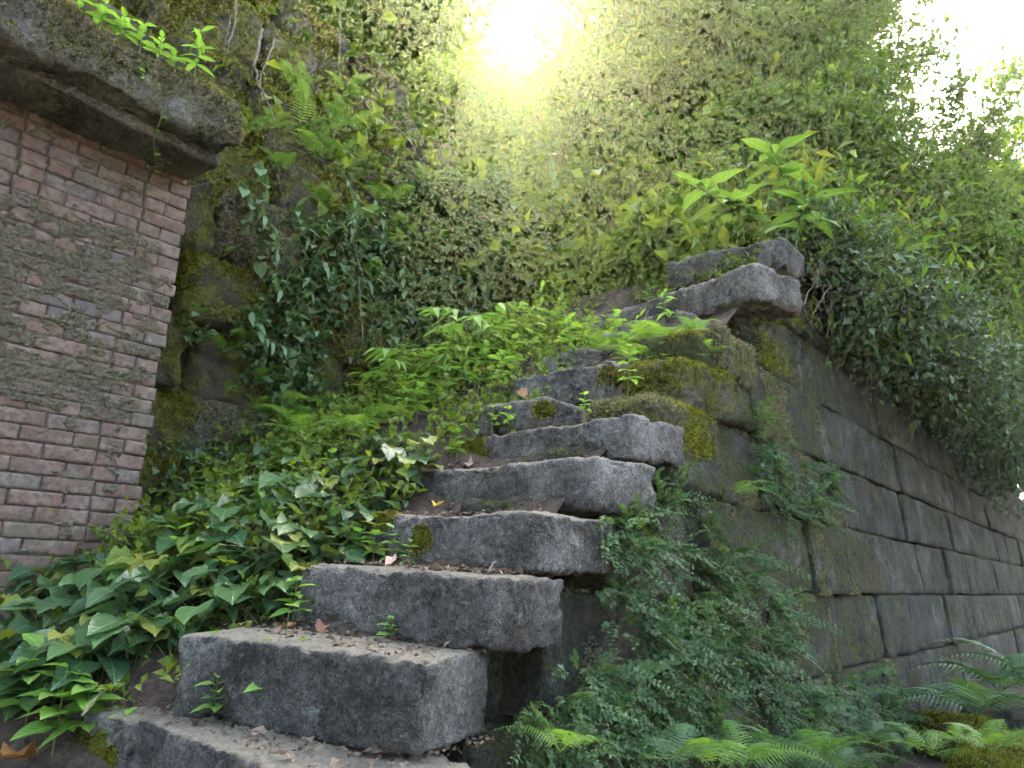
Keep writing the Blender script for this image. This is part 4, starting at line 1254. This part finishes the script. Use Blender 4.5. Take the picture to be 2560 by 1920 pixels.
fern(stand(1010, 1110), 5, .16, fern_fronds, 'little fern beside the sixth step in the middle of the stairs')
fern(stand(440, 1600), 6, .24, fern_fronds, 'yellowish fern on bare soil left of the third step')
fern(stand(470, 1640, z=.95), 5, .18, dark_fronds, 'small dark fern hanging at the left end of the second step')
def wall_hit(px, py, off=0.0):
    r = ray(px, py)
    t = (wall_y(CAM[2]) - off - CAM[1]) / (r[1] - BK * r[2])
    return CAM + r * t
G7 = 'ferns along the foot of the retaining wall'
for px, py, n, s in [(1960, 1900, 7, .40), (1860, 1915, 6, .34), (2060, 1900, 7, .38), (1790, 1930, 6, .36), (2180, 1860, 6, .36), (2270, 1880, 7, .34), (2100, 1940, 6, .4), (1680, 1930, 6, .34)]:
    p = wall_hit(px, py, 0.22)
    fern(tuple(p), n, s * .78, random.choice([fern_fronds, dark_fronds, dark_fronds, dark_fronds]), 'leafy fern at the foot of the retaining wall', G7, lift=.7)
fern(tuple(wall_hit(1400, 1880, .1)), 5, .22, fern_fronds, 'fresh fern in the dark corner right of the lowest step')
fern(tuple(wall_hit(1830, 1240, .0)), 5, .22, fern_fronds, 'bright fern tuft high on the wall right of the fifth step', None, (200, 340))
def far(px, py, d): return CAM + ray(px, py) * d
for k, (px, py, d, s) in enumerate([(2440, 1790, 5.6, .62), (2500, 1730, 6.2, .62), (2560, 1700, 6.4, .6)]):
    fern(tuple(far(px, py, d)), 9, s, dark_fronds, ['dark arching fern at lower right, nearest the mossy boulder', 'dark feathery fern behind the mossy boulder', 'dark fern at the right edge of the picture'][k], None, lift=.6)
for k, (px, py, d) in enumerate([(2400, 1860, 4.9), (2480, 1880, 4.6), (2330, 1890, 4.7)]):
    fern(tuple(far(px, py, d)), 6, .32, [sword_fronds, fern_fronds, fern_fronds][k], ['pale sword-shaped fern before the mossy boulder', 'fern in front of the mossy boulder at bottom right', 'fern left of the mossy boulder beside dry twigs'][k], None, lift=.6)

# ---- tiny-leaved maidenhair clumps on the wall
def maiden_mesh(seed):
    """tuft of small arching fronds, leaflets in two rows along each stalk."""
    r = np.random.default_rng(seed)
    B, D, N, L, tubes = [], [], [], [], []
    for k in range(9):
        a = r.uniform(0, 2 * math.pi)
        G = np.array([math.cos(a), -0.55 - .4 * r.random(), math.sin(a) * .7 + .1]); G /= np.linalg.norm(G)
        ln = r.uniform(.08, .21)
        t = np.linspace(0, 1, 14)
        path = G * (ln * t)[:, None] + np.array([0, -.15, -.75]) * (ln * .55 * t ** 2)[:, None] + r.normal(0, .015, 3)
        tubes.append(tube(path[::3], .0011, 3))
        side = np.cross(G, [0, -.5, .8]); side /= np.linalg.norm(side)
        nrm = np.cross(side, G)
        for q in range(3, 14):
            for sg in (-1, 1):
                B.append(path[q]); D.append(side * sg + G * .45 + r.normal(0, .22, 3)); N.append(nrm + r.normal(0, .25, 3))
                L.append(.030 * (1.15 - .7 * t[q]) * r.uniform(.6, 1.2))
    L = np.array(L)
    V, F = leaf_batch(np.array(B), np.array(D), np.array(N), L, L * .30)
    tv, tf = merge(tubes)
    rn = np.concatenate([np.repeat(np.clip(r.random() * .5 + r.random(len(L)) * .5, 0, 1), 5), np.zeros(len(tv))])
    return make_mesh('small_fern_clump', np.concatenate([V, tv]), [F, tf + len(V)], m_maiden, smooth=False, rnd=rn)
maidens = [maiden_mesh(800 + k) for k in range(7)]
A1 = [(1500, 1330), (1640, 1180), (1790, 1330), (1990, 1500), (1960, 1700), (1700, 1720), (1560, 1560), (1480, 1450)]
A2 = [(1330, 1760), (1500, 1640), (1900, 1720), (2230, 1680), (2300, 1800), (2250, 1930), (1330, 1930)]
A3 = [(1840, 1010), (1960, 1050), (2080, 1120), (2080, 1250), (1960, 1320), (1860, 1180)]
for poly, n, lab in ((A1, 100, 'clump of tiny-leaved fern on the shaded wall face right of the steps'), (A2, 120, 'clump of tiny-leaved fern along the lower courses of the wall'), (A3, 26, 'clump of tiny-leaved fern high on the wall beside the crown stones')):
    xs = [p[0] for p in poly]; ys = [p[1] for p in poly]
    k = 0
    while k < n:
        px, py = random.uniform(min(xs), max(xs)), random.uniform(min(ys), max(ys))
        if not inside(poly, px, py): continue
        k += 1
        p = wall_hit(px, py, random.uniform(-.01, .02))
        o = link('small_fern_clump', random.choice(maidens), None, p, (random.uniform(-.3, .1), random.uniform(-.8, .8), random.uniform(-.5, .3)), random.uniform(.4, 1.25))
        tag(o, lab, 'fern', lab.replace('clump', 'clumps'))

# ------------------------------------------------------------------ climbing sprays, ivy strands, vines and roots
def spray(pts, n, size, leaves, label, group, name='leafy_spray', r0=.0035, mat=None, droop=-.25, cat='vine'):
    pts = [np.asarray(p, float) for p in pts]
    e = empty(name, tuple(pts[0]), label, cat, group)
    m = 26
    path = smooth_path([p - pts[0] for p in pts], m)
    stem_obj(e, path, r0, r0 * .5, mat or m_stem)
    for k in range(n):
        i = int((0.08 + 0.92 * k / max(1, n - 1)) * (m - 1))
        t = path[min(i + 1, m - 1)] - path[max(i - 1, 0)]
        t /= np.linalg.norm(t) + 1e-9
        sidev = np.cross(t, [0.3, -0.5, 0.8]); sidev /= np.linalg.norm(sidev) + 1e-9
        d = t * .45 + sidev * (1 if k % 2 else -1) * .8 + np.array([-.1, -.3, droop]) + np.random.default_rng(k).normal(0, .25, 3)
        link('leaf', random.choice(leaves), e, path[i], euler_for(d, random.uniform(-.4, .4)), size * random.uniform(.7, 1.2))
    return e
G8 = 'pale arching sprays before the rock wall'
for pts in [[(830, 930), (770, 760), (800, 620), (900, 520)], [(705, 900), (740, 760), (850, 690)], [(760, 920), (850, 740), (930, 600)], [(690, 760), (760, 650), (910, 700)], [(800, 860), (700, 720), (690, 600)], [(860, 820), (900, 720), (960, 690)], [(720, 640), (780, 560), (880, 560)], [(840, 700), (770, 590), (740, 520)], [(650, 520), (690, 600), (680, 700)], [(930, 480), (960, 570), (950, 680)], [(1040, 560), (1010, 660), (1020, 760)], [(860, 430), (890, 520), (860, 610)], [(620, 760), (660, 840), (720, 870)]]:
    spray([at(px, py, y=2.36 - .04 * i) for i, (px, py) in enumerate(pts)], 14, .105, pale_lance, 'arching spray of pale lance-shaped leaves before the mossy rocks', G8)
G9 = 'ivy strands right of the rock wall'
for k in range(16):
    px = 1120 + k * 21 + random.uniform(-12, 12)
    y0 = random.uniform(330, 520); y1 = y0 + random.uniform(160, 330)
    sl = random.uniform(-70, 90)
    spray([at(px + sl * i / 3 + random.uniform(-22, 22), y0 + (y1 - y0) * i / 3, y=2.50 - .05 * i + 0.1 * (px > 1250)) for i in range(4)], random.randint(8, 13), random.uniform(.06, .095), heart_ivy, 'hanging strand of heart-leaved ivy right of the mossy rocks', G9, 'ivy_strand', droop=-.3)
for k, (x0, y0) in enumerate([(640, 400), (600, 450), (720, 780), (700, 860), (850, 640), (960, 780), (640, 540)]):
    spray([at(x0, y0, y=2.40), at(x0 + 25, y0 + 60, y=2.36), at(x0 + 10, y0 + 120, y=2.36)], 7, .075, heart_ivy, 'short strand of dull heart-leaved ivy on the mossy rocks', 'short ivy strands on the mossy rocks', 'ivy_strand', droop=-.5)
def root(pts, label, group=None, r0=.006, y=2.40, name='hanging_root', mat=None):
    P = [at(*p[:2], y=(p[2] if len(p) > 2 else y)) for p in pts]
    e = empty(name, tuple(P[0]), label, 'root' if name == 'hanging_root' else 'vine', group)
    path = smooth_path([q - P[0] for q in P], 22)
    path = path + np.random.default_rng(int(P[0][0] * 1000)).normal(0, .004, path.shape)
    stem_obj(e, path, r0, r0 * .5, mat or m_root, 'strand', 5)
    return e
root([(657, 70), (638, 167), (657, 233), (684, 288)], 'pale bent root hanging beside the large rock at top left', r0=.010)
root([(690, 90), (668, 150), (650, 200), (655, 240)], 'second pale root joining the bent root at top left', r0=.008)
root([(592, -10), (588, 60), (572, 110), (565, 145)], 'thin pale root hanging left of the bent root', r0=.007)
root([(570, 20), (572, 70), (556, 130)], 'thinnest root at top left above the tall seedling', r0=.004)
root([(852, -20), (850, 120), (842, 260), (832, 390)], 'long thin vine falling straight past the rock ferns', r0=.004, name='hanging_vine')
root([(930, 250), (915, 262), (980, 310), (1030, 360), (1052, 405)], 'thick pale vine arching through the sunlit undergrowth', r0=.011, name='hanging_vine')
root([(1095, 60), (1110, 250), (1130, 400), (1160, 500), (1168, 640)], 'long straight vine falling through the light below the sun gap', r0=.005, name='hanging_vine')
root([(970, 380), (985, 450), (1010, 520)], 'short vine crossing the dark hollow below the thick vine', r0=.004, name='hanging_vine')
for k, pts in enumerate([[(2075, 590, .1), (2100, 660, 0), (2060, 740, -.05), (2030, 790, -.05)], [(2060, 640, .1), (2070, 720, 0), (2078, 790, 0), (2066, 838, 0)], [(2040, 700, .1), (2010, 760, 0), (2030, 820, 0)], [(2180, 640, 0), (2200, 720, 0), (2198, 800, 0)], [(2120, 600, .1), (2085, 690, 0), (2040, 720, 0)], [(2420, 830, -.1), (2450, 900, -.1), (2478, 970, -.1)], [(2260, 720, 0), (2290, 760, 0), (2285, 830, 0)]]):
    root(pts, 'reddish brown root dangling over the wall right of the long slab', 'roots dangling over the wall', r0=.005)
for k in range(22):
    px = random.uniform(2000, 2500); py = 600 + (px - 2000) * .62 + random.uniform(-60, 40)
    L_ = random.uniform(60, 190)
    root([(px, py, .05), (px + random.uniform(-30, 30), py + L_ * .5, -.03), (px + random.uniform(-40, 40), py + L_, -.05)], 'thin bare rootlet hanging below the shrubs over the wall', 'rootlets hanging below the shrubs', r0=random.uniform(.002, .004))
# knot of dry twigs by the roots
e = empty('dry_twig_knot', tuple(at(790, 170, y=2.35)), 'knot of pale dry twigs hanging beside the roots at top left', 'twigs')
for k in range(26):
    a = np.random.default_rng(900 + k)
    d = a.normal(0, 1, 3); d[1] *= .4
    q = d / np.linalg.norm(d) * a.uniform(.1, .26)
    stem_obj(e, smooth_path([(0, 0, 0), q * .5 + a.normal(0, .03, 3), q], 7), .003, .0015, m_root, 'twig', 3)
# vine that trails from the coping over the bricks
e = empty('trailing_vine', tuple(at(365, 165, y=1.80)), 'thin vine with tiny leaves trailing from the coping over the bricks', 'vine')
o0 = np.array(e.location)
path = smooth_path([at(x, y, y=yy) - o0 for x, y, yy in [(365, 165, 1.78), (358, 190, 1.74), (370, 225, 1.74), (405, 275, 1.76), (385, 350, 1.82), (388, 420, 1.9), (368, 465, 1.98), (365, 520, 2.02), (354, 620, 2.08)]], 40)
stem_obj(e, path, .0025, .0014, m_stem)
for i in (1, 3, 6, 14, 16, 18, 22, 25, 28, 31):
    a = random.uniform(0, 6.28)
    link('leaf', random.choice(round_leaves), e, path[i], euler_for((math.cos(a), -.6, random.uniform(-.3, .5))), .028)

# pole and curved trunk above the wall
e = empty('leaning_pole', tuple(at(2060, 440, y=0.6)), 'dark straight pole leaning in the leaves above the wall', 'pole')
q = [at(2060, 440, y=0.6), at(2125, 385, y=.55), at(2190, 326, y=.5)]
stem_obj(e, [p - q[0] for p in q], .020, .017, m_bark, 'shaft', 8)
q = [at(2170, 525, y=.5), at(2195, 470, y=.5), at(2222, 405, y=.5), at(2228, 365, y=.5), at(2212, 345, y=.5)]
e = empty('curved_trunk', tuple(q[0]), 'dark curved bare trunk in the bushes above the wall', 'trunk')
stem_obj(e, smooth_path([p - q[0] for p in q], 14), .034, .018, m_bark, 'stem', 8)

# cluster of dead brown leaves caught on the roots
e = empty('dead_leaf_cluster', tuple(at(2125, 710, y=-.02)), 'cluster of dead reddish brown leaves caught on roots over the wall', 'dead leaves')
for k in range(16):
    a = random.uniform(0, 6.28)
    link('leaf', random.choice(dead_leaves), e, (random.uniform(-.09, .09), random.uniform(-.05, .03), random.uniform(-.12, .12)), euler_for((math.cos(a), -.4, math.sin(a) - .5), random.uniform(-1, 1)), random.uniform(.06, .09))

# ------------------------------------------------------------------ boulders, fallen leaves, sticks
for k, (px, py, d, L, D, h, lab) in enumerate([(2500, 1915, 5.1, .62, .5, .36, 'rounded mossy boulder at the bottom right corner'), (2410, 1830, 6.0, .5, .5, .34, 'grey mossy boulder left behind the corner boulder'), (2530, 1820, 6.6, .95, .6, .5, 'large dark boulder behind the ferns at the right edge')]):
    V, F = stone(L, D, h, .018, .15, .03, 950 + k, .05, 4)
    p = far(px, py, d)
    o = obj('mossy_boulder', V, F, m_rock if k < 2 else m_wall, None, (p[0], p[1], p[2] - h * .7))
    o.color = ((.10, .0, .0)[k], 0, 0, 1)
    tag(o, lab, 'boulder', 'boulders at the foot of the wall', 'thing')
    if k < 2:
        mossy('moss', V, F, o, (0, 0, 0), None, 6000, .014, lambda v, nn: np.clip(.2 + .6 * nn[:, 2] + fbm(v * 6, 3, 2), 0, 1), m_mosstuft, 960 + k)
leafm = {c: leaf_material('fallen_' + c, a, b, None, .6, veins=True, tint=(1.1, .95, .6), tfac=.25) for c, a, b in (('orange', (.36, .17, .05), (.42, .22, .07)), ('yellow', (.55, .38, .04), (.6, .42, .06)), ('pinkish', (.34, .22, .18), (.42, .29, .24)), ('brown', (.20, .11, .06), (.26, .15, .09)))}
fl = [(70, 1905, None, .16, 'orange', 'large curled orange brown leaf on the soil at the bottom left corner'), (580, 1765, .87, .15, 'pinkish', 'long curled pinkish leaf on the lowest step'), (535, 1772, .87, .07, 'brown', 'small brown leaf beside the long curled leaf'), (1170, 1172, 1.75, .09, 'pinkish', 'pinkish leaf on the fifth tread by the weeds'), (1085, 1272, 1.53, .07, 'yellow', 'yellow leaf lying on the fourth tread'), (1690, 790, None, .10, 'orange', 'orange brown leaf caught on a twig under the long slab'),
      (790, 1585, 1.1, .07, 'pinkish', 'pale leaf on the second tread at left'), (690, 1582, 1.1, .07, 'brown', 'brown leaf on the second tread below the seedlings'), (975, 1420, 1.315, .06, 'pinkish', 'curled leaf on the third tread below the sprouts'), (655, 1530, 1.12, .06, 'yellow', 'yellowing leaf under the seedlings left of the third step'), (1310, 1000, 2.12, .09, 'pinkish', 'pale leaf lying on the short block'), (170, 1640, None, .10, 'pinkish', 'pale dry leaf among the heart-shaped leaves at lower left'), (250, 1600, None, .09, 'brown', 'brown dry leaf under the heart-shaped leaves at lower left'), (630, 1310, None, .07, 'orange', 'orange leaf among the heart-shaped leaves near the brick wall'), (885, 1205, None, .08, 'brown', 'brown leaf on the heart-leaved plants by the fifth step')]
for k, (px, py, z, s, c, lab) in enumerate(fl):
    p = at(px, py, z=z) if z else hit(px, py)
    me = leaf_mesh('fallen_leaf', 'ovate', leafm[c], .8, -.2, .5, k)
    o = link('fallen_leaf', me, None, (p[0], p[1], p[2] + .012), euler_for((random.uniform(-1, 1), random.uniform(-1, 1), .1), random.uniform(-.5, .5)), s)
    tag(o, lab, 'leaf', 'fallen leaves')
st = [((600, 1795), (690, 1730), .88, .88, .0045, 'pale stick leaning at the left end of the lowest step'), ((620, 1755), (500, 1745), .89, .9, .003, 'thin pale twig lying on the soil behind the lowest step'), ((560, 1735), (640, 1728), .89, .9, .0025, 'thin twig behind the long curled leaf'), ((1222, 1432), (1262, 1437), 1.315, 1.325, .005, 'short broken twig standing on the third tread')]
st[0] = ((205, 1790), (265, 1725), .87, .9, .004, st[0][5])
for a, b, za, zb, rad, lab in st:
    p, q = at(*a, z=za), at(*b, z=zb)
    if lab.startswith('short broken'): p = at(1224, 1428, y=0.12); q = at(1240, 1405, y=0.14)
    e = empty('stick', tuple(p), lab, 'stick', None)
    m = (q - p) / 2 + np.array([0, 0, .01])
    stem_obj(e, smooth_path([p - p, m, q - p], 8), rad, rad * .7, m_root, 'twig', 5)

# ------------------------------------------------------------------ haze added to the gully air for the glow around the sun
t = NT('haze')
pv = t.n('VolumePrincipled')
pv.inputs['Color'].default_value = (0.93, 1.0, 0.70, 1)  # yellow-green tint puts the colour of the glow into the added haze
pv.inputs['Density'].default_value = 0.0022
pv.inputs['Anisotropy'].default_value = 0.8
t.l(pv.outputs[0], t.out.inputs['Volume'])
P, F = lattice_box(1, 1, 1)
HAZE = True
if HAZE:
    hzo = obj('haze', P * np.array([120, 110, 19]) + np.array([-60, -60, -1.3]), F, t.m, smooth=False)
    tag(hzo, 'thin pale haze added to the gully air for the sun glow', 'haze', kind='stuff')

# ------------------------------------------------------------------ labels that tell look-alikes apart by their order
ORD = 'first second third fourth fifth sixth seventh eighth ninth tenth eleventh twelfth thirteenth fourteenth fifteenth sixteenth seventeenth eighteenth nineteenth twentieth'.split()
by = {}
for o in scene.objects:
    if o.parent is None and o.get('group') and o.get('label'):
        by.setdefault((o['group'], o['label']), []).append(o)
def pxy(o):
    v = RM.T @ (np.array(o.location) - CAM)
    return v[0] / -v[2], -v[1] / -v[2]
ROWS = {1: [''], 2: ['upper row, ', 'lower row, '], 3: ['upper row, ', 'middle row, ', 'lower row, '], 4: ['top row, ', 'second row, ', 'third row, ', 'bottom row, ']}
for (gname, lab), os_ in by.items():
    n = len(os_)
    if n < 2 or n > 76 or len(lab.split()) > 12 - 2 * (n > 20): continue
    nr = 1 if n <= 20 else min(4, math.ceil(n / 14))
    os_.sort(key=lambda o: pxy(o)[1])
    for q in range(nr):
        row = sorted(os_[q * n // nr:(q + 1) * n // nr], key=lambda o: pxy(o)[0])
        for k, o in enumerate(row):
            o['label'] = lab + ', ' + ROWS[nr][q] + ('leftmost' if k == 0 else 'rightmost' if k == len(row) - 1 else ORD[k] + ' from left')
